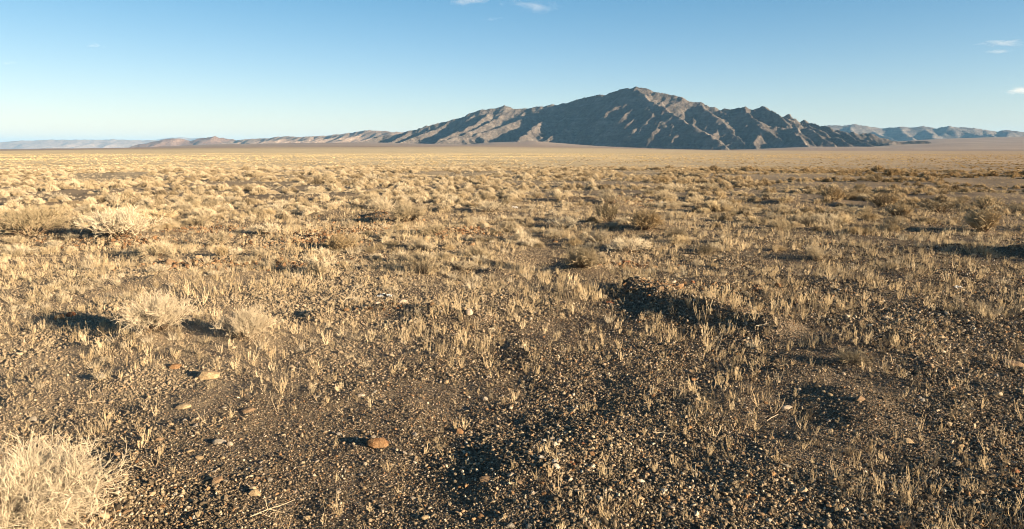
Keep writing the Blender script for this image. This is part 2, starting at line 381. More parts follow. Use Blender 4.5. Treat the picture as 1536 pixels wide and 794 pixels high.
def build_range(name, label, crest, mat, cell, base_fn, spur_len, spur_gap, sl, seed, rough=1.0, extra=None, warp=60, maxlev=2, back=0.6, dirs=None, footdrop=60, flute=0.0):
    rng = np.random.default_rng(seed)
    P = [place_at(*c) for c in crest]
    segs = []
    # fractalise the crest slightly in plan
    for (a, b) in zip(P[:-1], P[1:]):
        segs.append((*a, *b, sl))
    # spurs at steps along the crest
    acc = 0; cum = [0]
    for a, b in zip(P[:-1], P[1:]): cum.append(cum[-1]+math.hypot(b[0]-a[0], b[1]-a[1]))
    tot = cum[-1]; s = spur_gap*0.4
    while s < tot:
        k = max(i for i in range(len(cum)-1) if cum[i] <= s)
        t = (s-cum[k])/(cum[k+1]-cum[k]); a, b = P[k], P[k+1]
        x = a[0]+(b[0]-a[0])*t; y = a[1]+(b[1]-a[1])*t; z = a[2]+(b[2]-a[2])*t
        ca = math.atan2(b[1]-a[1], b[0]-a[0])
        zb = base_fn(x, y)
        hgt = z-zb
        for side in (-1, 1):
            ang = ca+side*math.pi/2+rng.normal(0, 0.22)
            front = math.sin(ang) < 0
            if dirs is not None and front: ang = 0.5*ang+0.5*dirs
            L = spur_len*(0.45+0.55*min(1, hgt/500.0))*rng.uniform(0.75, 1.2)
            if not front: L *= back
            grow(rng, segs, x, y, z-rng.uniform(0.01, 0.06)*hgt, ang, L, zb-footdrop, 0, sl, maxlev if front else 1, spur_gap*0.55)
        s += spur_gap*rng.uniform(0.7, 1.3)
    if extra:
        for e in extra:
            pts = [place_at(*c) for c in e]
            for a, b in zip(pts[:-1], pts[1:]):
                segs.append((*a, *b, sl))
                Ld = math.hypot(b[0]-a[0], b[1]-a[1]); n = max(1, int(Ld/(spur_gap*0.6)))
                ca = math.atan2(b[1]-a[1], b[0]-a[0])
                for q in range(n):
                    t = (q+0.5)/n; x = a[0]+(b[0]-a[0])*t; y = a[1]+(b[1]-a[1])*t; z = a[2]+(b[2]-a[2])*t
                    zb = base_fn(x, y)
                    for side in (-1, 1):
                        l2 = max(60, (z-zb)/sl*0.8)*rng.uniform(0.6, 1.0)
                        grow(rng, segs, x, y, z-4, ca+side*rng.uniform(0.7, 1.3), l2, max(zb-footdrop, z-l2*sl*0.8), 1, sl*1.05, maxlev, spur_gap*0.5)
    xs_ = [s[0] for s in segs]+[s[3] for s in segs]; ys_ = [s[1] for s in segs]+[s[4] for s in segs]
    m = 500
    xs = np.arange(min(xs_)-m, max(xs_)+m, cell); ys = np.arange(min(ys_)-m, max(ys_)+m, cell)
    X, Y, Z = eval_ridges(xs, ys, segs, -120, warp, seed)
    G = h_ground(X, Y)
    hh = np.clip(Z-G, 0, None)
    amp = np.clip(hh/160, 0, 1)
    Z = Z+amp*rough*(ridged(X/330, Y/330, 5, seed+3)*17-10+ridged(X/70, Y/70, 3, seed+5)*3.5)
    if flute:
        u = X*0.955+Y*0.296; v = -X*0.296+Y*0.955
        side = 0.08+0.92*sstep(2300, 3300, X)
        u = u+90*fbm(X/500, Y/500, 2, 90)
        Z = Z+np.clip(hh/140, 0, 1)*flute*side*((ridged(u/380, v/2300, 2, 81)-0.6)*75+(ridged(u/130, v/700, 2, 83)-.6)*18)
    # soften the foot: talus
    k = 45.0
    d = Z-(G-25)
    Z = np.where(d > k, Z, np.where(d < -60, G-80, Z))
    V = np.stack([X, Y, Z], -1).reshape(-1, 3)
    Fq = grid_faces(len(ys), len(xs))
    keep = (Z > G-30).reshape(-1)
    fk = keep[Fq].any(axis=1)
    Fq = Fq[fk]
    used = np.zeros(len(V), bool); used[Fq.ravel()] = True
    idx = np.cumsum(used)-1
    me = mesh_from(name, V[used], idx[Fq], [mat], smooth=True)
    o = link(name, me, kind='structure', label=label)
    print(name, 'segs', len(segs), 'faces', len(Fq))
    return o

M_MTN = mat_rock_range('mountain_rock', (0.10, 0.083, 0.073), (0.175, 0.145, 0.124), (0.28, 0.235, 0.198))
M_RED = mat_rock_range('red_hill_rock', (0.22, 0.14, 0.105), (0.30, 0.20, 0.15), (0.38, 0.27, 0.21))
M_TAN = mat_rock_range('tan_hill_rock', (0.28, 0.20, 0.15), (0.38, 0.28, 0.21), (0.46, 0.36, 0.28))
def basef(x, y): return hg(x, y)

crest_main = [(560, 206, 12300), (600, 202, 12200), (630, 193, 12100), (655, 186, 12050), (690, 178, 11950), (715, 168, 11850),
              (735, 164, 11800), (757, 160, 11750), (775, 165, 11700), (800, 162, 11600), (850, 156, 11350), (862, 151, 11250), (878, 147, 11100),
              (900, 144, 10900), (925, 138, 10600), (940, 132.5, 10500), (953, 129.5, 10300), (970, 134, 10200), (985, 139.5, 10100), (1010, 144.5, 9950),
              (1040, 153, 9800), (1060, 159, 9650), (1080, 165, 9500), (1100, 168, 9400), (1112, 164, 9300), (1130, 169, 9250), (1150, 167, 9150), (1165, 172, 9100),
              (1190, 182, 9000), (1210, 186, 8950), (1230, 193, 8900), (1260, 200, 8800), (1300, 205, 8700), (1350, 209, 8500), (1395, 213, 8300)]
build_range('mountain', 'large rocky mountain with its left face in blue shade', crest_main, M_MTN, 14, basef, 1900, 340, 0.74, 5, maxlev=3, warp=35, rough=1.0, flute=1.0,
            extra=[[(953, 133, 10300), (975, 150, 9700), (1010, 172, 9000), (1050, 196, 8400), (1085, 219, 7800)],
                   [(862, 152, 11250), (850, 175, 10700), (825, 205, 10100)],
                   [(1112, 164, 9300), (1140, 190, 8700), (1180, 219, 8150)],
                   [(1150, 168, 9150), (1180, 190, 8600), (1222, 217, 8050)],
                   [(1168, 173, 9100), (1205, 193, 8550), (1250, 217, 8000)],
                   [(1190, 183, 9000), (1228, 198, 8500), (1278, 217, 7950)],
                   [(1212, 187, 8950), (1252, 202, 8450), (1305, 218, 7900)],
                   [(1236, 195, 8850), (1280, 206, 8400), (1330, 219, 7900)],
                   [(1040, 153, 9800), (1080, 180, 9150), (1122, 221, 8250)],
                   [(1075, 164, 9550), (1110, 188, 9000), (1152, 220, 8250)],
                   [(925, 140, 10700), (905, 180, 10100), (930, 218, 9500)]])
crest_l = [(205, 218, 21000), (225, 214, 21000), (245, 209, 21000), (262, 207.5, 21000), (275, 209, 21000), (288, 211.5, 21000), (300, 209, 21000), (312, 206, 20800), (322, 204.5, 20800), (332, 207, 20800), (345, 209, 20700), (356, 211.5, 20500)]
build_range('red_hills', 'low reddish hills far off on the left', crest_l, M_RED, 60, basef, 1500, 600, 0.5, 6, rough=0.8, warp=80, maxlev=1)
crest_t = [(345, 212, 20500), (370, 209, 20000), (400, 208, 19500), (430, 204.5, 19000), (450, 206, 18600), (480, 204, 18200), (510, 202, 17800), (535, 198, 17400), (552, 196, 17200), (575, 197, 16900), (600, 199, 16500), (640, 200, 16000)]
build_range('tan_hills', 'pale tan hills joining the left end of the large mountain', crest_t, M_TAN, 45, basef, 1900, 520, 0.5, 8, rough=0.8, warp=80, maxlev=1)
crest_r = [(1205, 192, 21000), (1232, 189.5, 20800), (1245, 187.5, 20600), (1262, 189, 20500), (1284, 186.5, 20400), (1300, 190, 20300), (1325, 193, 20200), (1350, 190.5, 20000), (1365, 192, 19900), (1385, 189.5, 19800),
           (1405, 193, 19700), (1422, 189.5, 19500), (1440, 191.5, 19500), (1455, 191, 19400), (1475, 195, 19300), (1495, 197.5, 19200), (1512, 195, 19100), (1528, 198, 19000), (1560, 200, 19000), (1620, 192, 18800), (1700, 196, 18800), (1800, 204, 18800)]
build_range('right_range', 'jagged bluish range beyond the right end of the large mountain', crest_r, M_MTN, 45, basef, 2300, 650, 0.55, 9, rough=1.0, warp=80, maxlev=1)
crest_f = [(-420, 208, 46000), (-300, 211, 46000), (-150, 206, 46000), (-60, 212, 46000), (0, 213, 46000), (40, 211, 46000), (75, 209.5, 46000), (130, 210, 46000), (170, 209, 46000), (215, 210.5, 46000), (262, 211, 46000), (300, 213, 46000), (340, 216, 46000)]
build_range('far_range', 'faint pale range low on the left horizon', crest_f, M_TAN, 140, basef, 4200, 1500, 0.4, 10, rough=1.2, warp=160, maxlev=1)
crest_b = [(225, 211, 62000), (250, 207.5, 62000), (270, 206, 62000), (290, 208, 62000), (300, 206.5, 62000), (330, 210, 62000), (400, 213, 62000)]
build_range('distant_range', 'faint blue crest showing above the reddish hills', crest_b, M_TAN, 220, basef, 4200, 1800, 0.4, 12, rough=1.2, warp=160, maxlev=1)

# ------------------------------------------------------------------ haze
def build_haze():
    x, y0, y1, z0, z1 = 95000, -4000, 95000, -90.0, 1500.0
    V = [(-x, y0, z0), (x, y0, z0), (x, y1, z0), (-x, y1, z0), (-x, y0, z1), (x, y0, z1), (x, y1, z1), (-x, y1, z1)]
    Fq = [(0, 3, 2, 1), (4, 5, 6, 7), (0, 1, 5, 4), (1, 2, 6, 5), (2, 3, 7, 6), (3, 0, 4, 7)]
    m = bpy.data.materials.new('haze_air'); m.use_nodes = True; t = m.node_tree; t.nodes.clear()
    o = t.nodes.new('ShaderNodeOutputMaterial'); v = t.nodes.new('ShaderNodeVolumePrincipled')
    v.inputs['Color'].default_value = (0.26, 0.58, 0.96, 1); v.inputs['Density'].default_value = HAZE; v.inputs['Anisotropy'].default_value = 0.0
    t.links.new(v.outputs[0], o.inputs['Volume'])
    link('haze', mesh_from('haze', V, Fq, [m]), kind='stuff', label='thin pale air that fades the far mountains')
build_haze()

# ------------------------------------------------------------------ clouds: thin wisps high above the haze
def build_cloud(px, py, wpx, hpx, D, dens, seed, label):
    d = ray(px, py); t = D/d[1]; c = (d[0]*t, D, CAMH+d[2]*t); k = D/F
    import bmesh
    bm = bmesh.new(); bmesh.ops.create_icosphere(bm, subdivisions=3, radius=1.0)
    for v in bm.verts:
        f = 1+0.25*math.sin(v.co.x*5+seed)*math.cos(v.co.y*4+seed*2); v.co *= f
        v.co.x *= wpx*k*0.5; v.co.y *= wpx*k*0.4; v.co.z *= hpx*k*0.5
    me = bpy.data.meshes.new('cloud'); bm.to_mesh(me); bm.free()
    m = bpy.data.materials.new('cloud_vapour'); m.use_nodes = True; nt_ = m.node_tree; nt_.nodes.clear(); N = nt_.nodes; L = nt_.links
    o = N.new('ShaderNodeOutputMaterial'); v = N.new('ShaderNodeVolumePrincipled'); v.inputs['Color'].default_value = (1, 0.97, 0.96, 1)
    tc = N.new('ShaderNodeTexCoord'); mp = N.new('ShaderNodeMapping')
    mp.inputs['Scale'].default_value = (3.2/(wpx*k), 3.2/(wpx*k), 2.0/(hpx*k)); mp.inputs['Location'].default_value = (seed, seed*1.7, seed*0.4)
    mp.inputs['Rotation'].default_value = (0, 0.06, 0.3)
    L.new(tc.outputs['Object'], mp.inputs[0])
    n = N.new('ShaderNodeTexNoise'); n.inputs['Scale'].default_value = 1.0; n.inputs['Detail'].default_value = 6; n.inputs['Roughness'].default_value = 0.62; n.inputs['Distortion'].default_value = 0.5
    L.new(mp.outputs[0], n.inputs['Vector'])
    m2 = N.new('ShaderNodeMapping'); m2.inputs['Scale'].default_value = (2/(wpx*k), 2.5/(wpx*k), 2/(hpx*k)); L.new(tc.outputs['Object'], m2.inputs[0])
    ln = N.new('ShaderNodeVectorMath'); ln.operation = 'LENGTH'; L.new(m2.outputs[0], ln.inputs[0])
    a = N.new('ShaderNodeMath'); a.operation = 'MULTIPLY_ADD'; L.new(ln.outputs['Value'], a.inputs[0]); a.inputs[1].default_value = -0.30; L.new(n.outputs['Fac'], a.inputs[2])
    b = N.new('ShaderNodeMath'); b.operation = 'SUBTRACT'; L.new(a.outputs[0], b.inputs[0]); b.inputs[1].default_value = 0.34; b.use_clamp = True
    e = N.new('ShaderNodeMath'); e.operation = 'MULTIPLY'; L.new(b.outputs[0], e.inputs[0]); e.inputs[1].default_value = dens/(wpx*k)*5
    L.new(e.outputs[0], v.inputs['Density']); L.new(v.outputs[0], o.inputs['Volume'])
    me.materials.append(m)
    link('cloud', me, None, c, label, 'cloud', 'thin clouds in the blue sky')
for c_ in ((800, 8, 105, 22, 21000, 0.75, 1.3, 'largest wispy cloud, cut by the top edge near the middle'),
           (705, 2, 80, 14, 21000, 0.8, 2.1, 'small wispy cloud at the top edge, left of the largest one'),
           (742, 29, 40, 8, 23000, 0.35, 3.7, 'faint smudge of cloud just below the top-edge clouds'),
           (1500, 66, 90, 14, 27000, 1.7, 4.2, 'ragged white cloud high at the right edge'),
           (1497, 78, 44, 9, 27000, 0.7, 5.9, 'small cloud tucked under the ragged one at right'),
           (1527, 136, 66, 20, 48000, 1.8, 6.4, 'lowest white cloud, cut by the right edge'),
           (146, 68, 34, 10, 27000, 0.5, 7.7, 'tiny faint cloud alone in the left sky'),
           (8, 94, 36, 8, 30000, 0.4, 8.1, 'faint cloud at the left edge')):
    build_cloud(*c_)

# ------------------------------------------------------------------ plants: twig builder
class Twigs:
    def __init__(s): s.V = []; s.F = []
    def tube(s, pts, r0, r1, sides=3):
        n = len(pts); b = len(s.V)
        for i, p in enumerate(pts):
            q = pts[min(i+1, n-1)]-pts[max(i-1, 0)]
            if q.length < 1e-9: q = Vector((0, 0, 1))
            q.normalize(); u = q.orthogonal().normalized(); v = q.cross(u)
            r = r0+(r1-r0)*i/(n-1)
            for k in range(sides):
                a = 2*math.pi*k/sides; s.V.append(p+(u*math.cos(a)+v*math.sin(a))*r)
        for i in range(n-1):
            for k in range(sides):
                k2 = (k+1) % sides; a = b+i*sides
                s.F.append((a+k, a+k2, a+sides+k2)); s.F.append((a+k, a+sides+k2, a+sides+k))
    def blade(s, p, d, ln, wd, bend):
        sd = d.cross(Vector((random.gauss(0, 1), random.gauss(0, 1), 0.3))).normalized()*wd*0.5
        m = p+d*ln*0.55; e = p+d*ln+bend
        b = len(s.V); s.V += [p-sd, p+sd, m+sd*0.7+bend*0.3, m-sd*0.7+bend*0.3, e]
        s.F += [(b, b+1, b+2), (b, b+2, b+3), (b+3, b+2, b+4)]
    def mesh(s, name, mat): return mesh_from(name, [tuple(v) for v in s.V], s.F, [mat])
def rv(a=1.0): return Vector((random.gauss(0, a), random.gauss(0, a), random.gauss(0, a)))
def stem(tw, p, d, ln, r, curve=0.15, up=0.1, seg=4, sides=3, rend=0.5):
    pts = [p.copy()]; dd = d.normalized()
    for i in range(seg):
        dd = (dd+rv(curve)+Vector((0, 0, up))).normalized(); pts.append(pts[-1]+dd*ln/seg)
    tw.tube(pts, r, r*rend, sides); return pts, dd
def twiggy(tw, wood, wid, hgt, nmain, nsub, nsub2, r, lean=(0, 0), squig=0.25, rend=0.45):
    """a dense dome of fine angular twigs"""
    for i in range(nmain):
        a = random.uniform(0, 2*math.pi); q = random.random()**0.6
        d = Vector((math.cos(a)*q*wid/hgt+lean[0], math.sin(a)*q*wid/hgt+lean[1], 1.05-0.55*q))
        ln = math.sqrt((q*wid)**2+(hgt*(1-0.25*q))**2)*random.uniform(0.62, 0.8)
        base = Vector((math.cos(a)*q*wid*0.18, math.sin(a)*q*wid*0.18, -0.01))
        pts, dd = stem(wood, base, d, ln, r*random.uniform(1.5, 2.6), squig*0.5, 0.02, 4, 3, 0.4)
        for j in range(nsub):
            t = random.uniform(0.3, 1.0); k = min(int(t*4), 3); p = pts[k].lerp(pts[k+1], t*4-k)
            d2 = (d.normalized()*0.9+rv(0.5)+Vector((0, 0, 0.15)))
            p2, dd2 = stem(tw, p, d2, hgt*random.uniform(0.18, 0.36), r, squig, 0.05, 3, 3, 0.55)
            for m in range(nsub2):
                k = random.randint(0, 2); pp = p2[k].lerp(p2[k+1], random.random())
                stem(tw, pp, dd2+rv(0.6)+Vector((0, 0, 0.15)), hgt*random.uniform(0.07, 0.17), r*0.72, squig*1.2, 0.06, 2, 3, rend)
def blade_tuft(tw, wid, hgt, n, bw):
    for i in range(n):
        a = random.uniform(0, 2*math.pi); q = random.random()**0.7
        p = Vector((math.cos(a)*q*wid*0.35, math.sin(a)*q*wid*0.35, -0.01))
        d = Vector((math.cos(a)*q*0.7, math.sin(a)*q*0.7, 1)).normalized()
        tw.blade(p, (d+rv(0.12)).normalized(), hgt*random.uniform(0.55, 1.1), bw*random.uniform(0.7, 1.2), rv(0.12)*hgt)
def sprout(tw, hgt, n, r):
    """a few upright curved stalks from one root, short side shoots"""
    for i in range(n):
        a = random.uniform(0, 2*math.pi); sp = random.uniform(0.15, 0.9)
        d = Vector((math.cos(a)*sp, math.sin(a)*sp, 0.8)); L = hgt*random.uniform(0.5, 1.1)
        pts = [Vector((math.cos(a)*0.006, math.sin(a)*0.006, -0.01))]; dd = d.normalized()
        for k in range(5):
            dd = (dd+Vector((0, 0, 0.28))+rv(0.13)).normalized(); pts.append(pts[-1]+dd*L/5)
        tw.tube(pts, r, r*0.6)
        for j in range(random.randint(2, 5)):
            k = random.randint(1, 4); p = pts[k].lerp(pts[k+1], random.random())
            b = random.uniform(0, 2*math.pi); d2 = Vector((math.cos(b)*0.7, math.sin(b)*0.7, 0.9)).normalized()
            q = [p, p+d2*L*0.09, p+d2*L*0.1+Vector((0, 0, L*random.uniform(0.04, 0.14)))]
            tw.tube(q, r*0.75, r*0.5)

# library of source meshes
def lib_sprouts():
    out = []
    for i in range(14):
        t = Twigs(); n = (2, 3, 4, 5, 6, 8)[i % 6]; sprout(t, (0.10, 0.13, 0.16, 0.19, 0.12, 0.15, 0.22)[i % 7], n+(i % 3), 0.0019)
        out.append((t.mesh('dry_sprout', M_STALK), n+(i % 3)))
    return out
SPROUTS = lib_sprouts()
def lib_tufts():
    out = []
    for i in range(6):
        t = Twigs(); blade_tuft(t, (0.10, 0.14, 0.2)[i % 3], (0.12, 0.15, 0.19)[i % 3], (34, 46, 60)[i % 3], 0.0045)
        out.append(t.mesh('grass_tuft', M_STRAW))
    return out
TUFTS = lib_tufts()
def lib_far(n, size, mat, flat=0.6, up=0.55, thin=1.0):
    out = []
    for i in range(5):
        t = Twigs()
        for k in range(n):
            a = random.uniform(0, 2*math.pi); q = math.sqrt(random.random()); h = random.random()
            lump = 0.68+0.22*math.sin(a*3+i*2.1)+0.16*math.sin(a*7+i)+random.uniform(-.1, .1)
            x, y = math.cos(a)*q*0.5*lump, math.sin(a)*q*0.5*lump
            z = flat*math.sqrt(max(0.02, 1-q*q))*random.uniform(0.15, 0.95)
            d = Vector((x*1.3, y*1.3, up)).normalized()
            t.blade(Vector((x, y, z-size*0.4)), (d+rv(0.35)).normalized(), size*random.uniform(0.6, 1.3), size*random.uniform(0.14, 0.3)*thin, rv(0.1)*size)
        out.append(t.mesh('shrub', mat))
    return out
FAR_MID = lib_far(900, 0.19, M_FARSHRUB, 0.6, 0.8, 0.55)        # unit-wide shrub, 10-60 m away
FAR_LOW = lib_far(130, 0.30, M_FARSHRUB, 0.6, 1.3)        # unit-wide shrub, far away
def lib_twiggy(mat, wid, hgt, nm, ns, ns2, r, cnt=4):
    out = []
    for i in range(cnt):
        a = Twigs(); b = Twigs(); twiggy(a, b, wid, hgt, nm, ns, ns2, r)
        out.append((a.mesh('twigs', mat), b.mesh('stems', M_WOOD)))
    return out
TW_PALE = lib_twiggy(M_STRAW, 0.5, 0.5, 30, 9, 5, 0.0045, 5)
TW_BROWN = lib_twiggy(M_BROWN, 0.5, 0.5, 34, 10, 5, 0.005, 3)

# ------------------------------------------------------------------ stones
def stone_mesh(name, seed, mat, flat=0.6, elong=1.2, sub=2, point=0.0):
    import bmesh
    bm = bmesh.new(); bmesh.ops.create_icosphere(bm, subdivisions=sub, radius=0.5)
    rng = random.Random(seed); pl = []
    for i in range(9):
        n = Vector((rng.gauss(0, 1), rng.gauss(0, 1), rng.gauss(0, 1))).normalized(); pl.append((n, rng.uniform(0.30, 0.44)))
    for v in bm.verts:
        for n, d in pl:
            e = v.co.dot(n)
            if e > d: v.co -= n*(e-d)*0.9
        v.co += Vector((rng.uniform(-1, 1), rng.uniform(-1, 1), rng.uniform(-1, 1)))*0.018
        if point and v.co.z > 0: v.co.x *= 1-point*v.co.z*1.6; v.co.y *= 1-point*v.co.z*1.6
        v.co.x *= elong; v.co.z *= flat
    me = bpy.data.meshes.new(name); bm.to_mesh(me); bm.free(); me.materials.append(mat); return me
def mat_stone(name, c1, c2, sc=25):
    s = NT(name); tc = s.new('TexCoord'); O = tc.outputs['Object']
    oi = s.new('ObjectInfo')
    n = s.noise(O, 4.0, 6, 0.7); n2 = s.noise(O, 16, 4, 0.7)
    c = s.ramp(n, [(0.35, c1), (0.65, c2)])
    c = s.mix(1.0, c, s.ramp(n2, [(0.3, 0.7), (0.65, 1.1)]), 'MULTIPLY')
    c = s.mix(1.0, c, s.ramp(oi.outputs['Random'], [(0.0, 0.8), (1.0, 1.15)]), 'MULTIPLY')
    s.l(c, s.b.inputs['Base Color']); s.l(s.bump(n2, 0.6, 0.02), s.b.inputs['Normal']); return s.m
M_ST = {'tan': mat_stone('tan_stone', (0.33, 0.23, 0.13), (0.46, 0.34, 0.20)), 'rust': mat_stone('rust_stone', (0.18, 0.088, 0.04), (0.30, 0.18, 0.09)),
        'pale': mat_stone('pale_stone', (0.36, 0.28, 0.20), (0.50, 0.41, 0.31)), 'white': mat_stone('white_stone', (0.40, 0.35, 0.28), (0.56, 0.50, 0.41)),
        'brown': mat_stone('brown_stone', (0.20, 0.13, 0.075), (0.30, 0.20, 0.12)), 'grey': mat_stone('grey_stone', (0.24, 0.20, 0.155), (0.36, 0.31, 0.24)),
        'red': mat_stone('red_stone', (0.24, 0.09, 0.045), (0.34, 0.15, 0.07))}

LAND = []      # landmarks the generated labels refer to: (px, py, phrase)
HERO_XY = []   # (x, y, clear radius)
def stone(px, py, wpx, hpx, col, label, seed, yaw=0, tilt=0, point=0.0, land=None, group=None):
    x, y, z = on_ground(px, py); D = math.hypot(x, y); sc = math.hypot(D, CAMH)/F
    wd = wpx*sc*0.88; hh = hpx*sc*0.95
    me = stone_mesh('stone', seed, M_ST[col], flat=min(1.3, 1.25*hh/wd), elong=1.0, sub=2, point=point)
    o = link('stone', me, None, (x, y, z+hh*0.06), label, 'stone', group)
    o.scale = (wd*1.12, wd*0.85, wd*1.0); o.rotation_euler = (0, tilt, yaw)
    HERO_XY.append((x, y, wd*0.6))
    if land: LAND.append((px, py, land))
    return o
stone(313, 567, 33, 18, 'tan', 'broad tan rounded rock, biggest in the gravel on the left', 1, 0.2, land='broad tan rock')
stone(263, 552, 20, 9, 'rust', 'small flat orange-tan stone at the tip of the tan rock shadow', 2, 0.5)
stone(151, 568, 14, 11, 'grey', 'small pale grey stone alone on fine gravel at left', 3, 0.2, land='lone pale grey stone')
stone(567, 668, 36, 20, 'rust', 'rust-orange wedge rock in the dark foreground gravel', 4, -0.3, 0.25, land='rust-orange wedge rock')
stone(704, 470, 15, 17, 'pale', 'pointed pinkish rock standing on end near the middle', 5, 0.4, 0.1, 0.5, land='pointed pinkish rock')
stone(91, 478, 16, 10, 'rust', 'orange-brown stone, left one of a touching pair', 6, 0.1, land='orange-brown stone pair')
stone(107, 474, 14, 9, 'red', 'dark red stone, right one of a touching pair', 7, 0.7)
stone(255, 397, 18, 13, 'brown', 'brown domed stone leaning on the rubble at left', 8, -0.4, 0.5, 0.2, land='brown domed stone')
stone(565, 457, 16, 8, 'pale', 'low pinkish stone just below the black and white scrap', 9, 0.2)
stone(520, 466, 11, 6, 'rust', 'small orange-tan stone beside the fallen pale branch', 10, 0.2)
stone(604, 456, 18, 12, 'pale', 'broad pinkish stone right of the black and white scrap', 11, 0.9, land='broad pinkish stone')
stone(833, 669, 11, 9, 'white', 'whitish stone at the top right of the white stone cluster', 12, 0.5, land='white stone cluster')
stone(828, 660, 10, 7, 'pale', 'pale stone at the back of the white stone cluster', 13)
stone(812, 688, 10, 9, 'white', 'chalky stone at the left of the white stone cluster', 14)
stone(834, 702, 13, 10, 'white', 'blocky whitish stone at the front of the white stone cluster', 15)
stone(816, 663, 9, 7, 'white', 'small round whitish stone at the upper left of the white cluster', 16)
stone(799, 741, 8, 8, 'pale', 'pale pebble below and left of the white stone cluster', 17)
stone(816, 741, 10, 5, 'rust', 'small orange chip below the white stone cluster', 18)
stone(345, 356, 11, 9, 'rust', 'reddish upright stone behind the left pale bushes', 19)
stone(174, 368, 14, 8, 'tan', 'tan stone at the edge of the rubble patch on the left', 20)
stone(928, 398, 8, 9, 'rust', 'small orange block stone right of the round pale bush', 21, land='small orange block stone')
stone(941, 394, 18, 7, 'red', 'flat reddish slab in the rubble right of the round pale bush', 22, 0.2)
stone(638, 778, 16, 7, 'tan', 'flat tan chip lying near the bottom edge', 23, 0.7, 0.2, land='flat tan chip')
stone(728, 719, 24, 5, 'brown', 'long flat brown stone flush with the gravel', 24, 0.1, land='long flat brown stone')
stone(766, 714, 12, 9, 'pale', 'cream stone right of the long flat brown stone', 25, 0.1)
stone(1180, 612, 18, 6, 'pale', 'flat pale stone on dark gravel right of the middle', 26, 0.1, land='flat pale stone')
stone(1199, 586, 7, 8, 'pale', 'small upright pale stone above the flat pale stone', 27, 0.1)
stone(1290, 600, 18, 8, 'brown', 'dull brown slab among dense stalks at right', 28, 0.3)
stone(1385, 602, 9, 6, 'white', 'white angular chip among stalks at right', 29, 0.6, 0.3, land='white angular chip')
stone(1522, 709, 11, 10, 'red', 'dark red round stone near the right edge', 30, land='dark red stone')
stone(1520, 547, 26, 7, 'brown', 'dark low slab at the right edge', 31, 0.2, land='dark edge slab')
stone(1361, 662, 18, 6, 'tan', 'arched tan slab with shade under it, lower right', 32, 0.2, land='arched tan slab')
stone(372, 617, 24, 6, 'brown', 'long brownish flat slab right of the broad tan rock', 33, 0.4)
stone(275, 611, 22, 7, 'tan', 'flat tan slab below the broad tan rock', 34, 0.3)
stone(328, 664, 22, 8, 'grey', 'greyish slab in the gravel above the corner bush', 35, 0.2)
stone(345, 668, 9, 8, 'pale', 'pinkish stone touching a greyish slab', 36)
stone(262, 743, 9, 4, 'white', 'small elongated white pebble right of the corner bush', 37, land='elongated white pebble')
stone(291, 778, 7, 7, 'white', 'small square white pebble near the bottom edge', 38)
stone(50, 631, 11, 8, 'grey', 'grey stone sitting in the corner bush shadow', 39)
stone(728, 600, 9, 9, 'pale', 'pale cube-shaped pebble in the middle foreground', 40, land='pale cube-shaped pebble')
stone(541, 594, 14, 5, 'pale', 'flat pale chip above the rust-orange wedge rock', 41, 0.1)
stone(766, 790, 14, 10, 'grey', 'grey stone cut by the bottom edge', 42)
stone(1095, 488, 9, 6, 'pale', 'pale stone on the dark shaded berm', 43)
stone(1012, 405, 10, 7, 'tan', 'tan stone behind the shaded berm', 44)
stone(833, 364, 9, 5, 'rust', 'orange-tan stone above the large dark shadow', 45)
stone(383, 742, 20, 12, 'tan', 'tan flat stone at the foot of a lone stalk, lower left', 46, land='tan flat stone lower left')

# ------------------------------------------------------------------ hero shrubs
def shrub(px, py, wpx, hpx, kind, label, land=None, variant=None, custom=None, mask=None, leafk=0):
    x, y, z = on_ground(px, py); sc = math.hypot(math.hypot(x, y), CAMH)/F
    wd = wpx*sc; hh = hpx*sc*1.05
    o = bpy.data.objects.new('shrub', None); COL.objects.link(o); o.location = (x, y, z-0.005); o.empty_display_size = 0.2
    o['label'] = label; o['category'] = 'shrub'
    if custom:
        a = Twigs(); b = Twigs(); random.seed(custom[0]); twiggy(a, b, wd/2, hh, *custom[1:6], lean=custom[6] if len(custom) > 6 else (0, 0))
        link('twigs', a.mesh('twigs', M_PALE if kind == 'pale' else (M_BROWN if kind == 'brown' else M_STRAW)), o)
        link('stems', b.mesh('stems', M_WOOD if kind == 'brown' else M_PALE), o)
    else:
        lib = TW_BROWN if kind == 'brown' else TW_PALE
        ta, tb = lib[(variant or 0) % len(lib)]
        p = link('twigs', ta, o); q = link('stems', tb, o)
        o.scale = (wd, wd*0.95, hh/0.5*0.92); o.rotation_euler = (0, 0, (px*1.7) % 6.28)
    HERO_XY.append((x, y, wd*0.42))
    if land: LAND.append((px, py-hpx*0.4, land))
    return o
random.seed(21)
def twh(px, py, wpx, hpx, kind, label, land, seed, nm, ns, ns2, r, lean=(0, 0), squig=0.25):
    x, y, z = on_ground(px, py); sc = math.hypot(math.hypot(x, y), CAMH)/F
    wd = wpx*sc; hh = hpx*sc*1.08
    o = bpy.data.objects.new('shrub', None); COL.objects.link(o); o.location = (x, y, z-0.005); o.empty_display_size = 0.2
    o['label'] = label; o['category'] = 'shrub'
    a = Twigs(); b = Twigs(); random.seed(seed); twiggy(a, b, wd/2, hh, nm, ns, ns2, r, lean, squig)
    mt = {'pale': M_PALE, 'brown': M_BROWN, 'straw': M_STRAW}[kind]
    link('twigs', a.mesh('twigs', mt), o); link('stems', b.mesh('stems', M_WOOD), o)
    HERO_XY.append((x, y, wd*0.42)); LAND.append((px, py-hpx*0.4, land)); return o
twh(24, 803, 228, 108, 'pale', 'big pale leafless bush filling the lower left corner', 'big corner bush', 3, 85, 15, 6, 0.0015, (0.15, 0), 0.28)
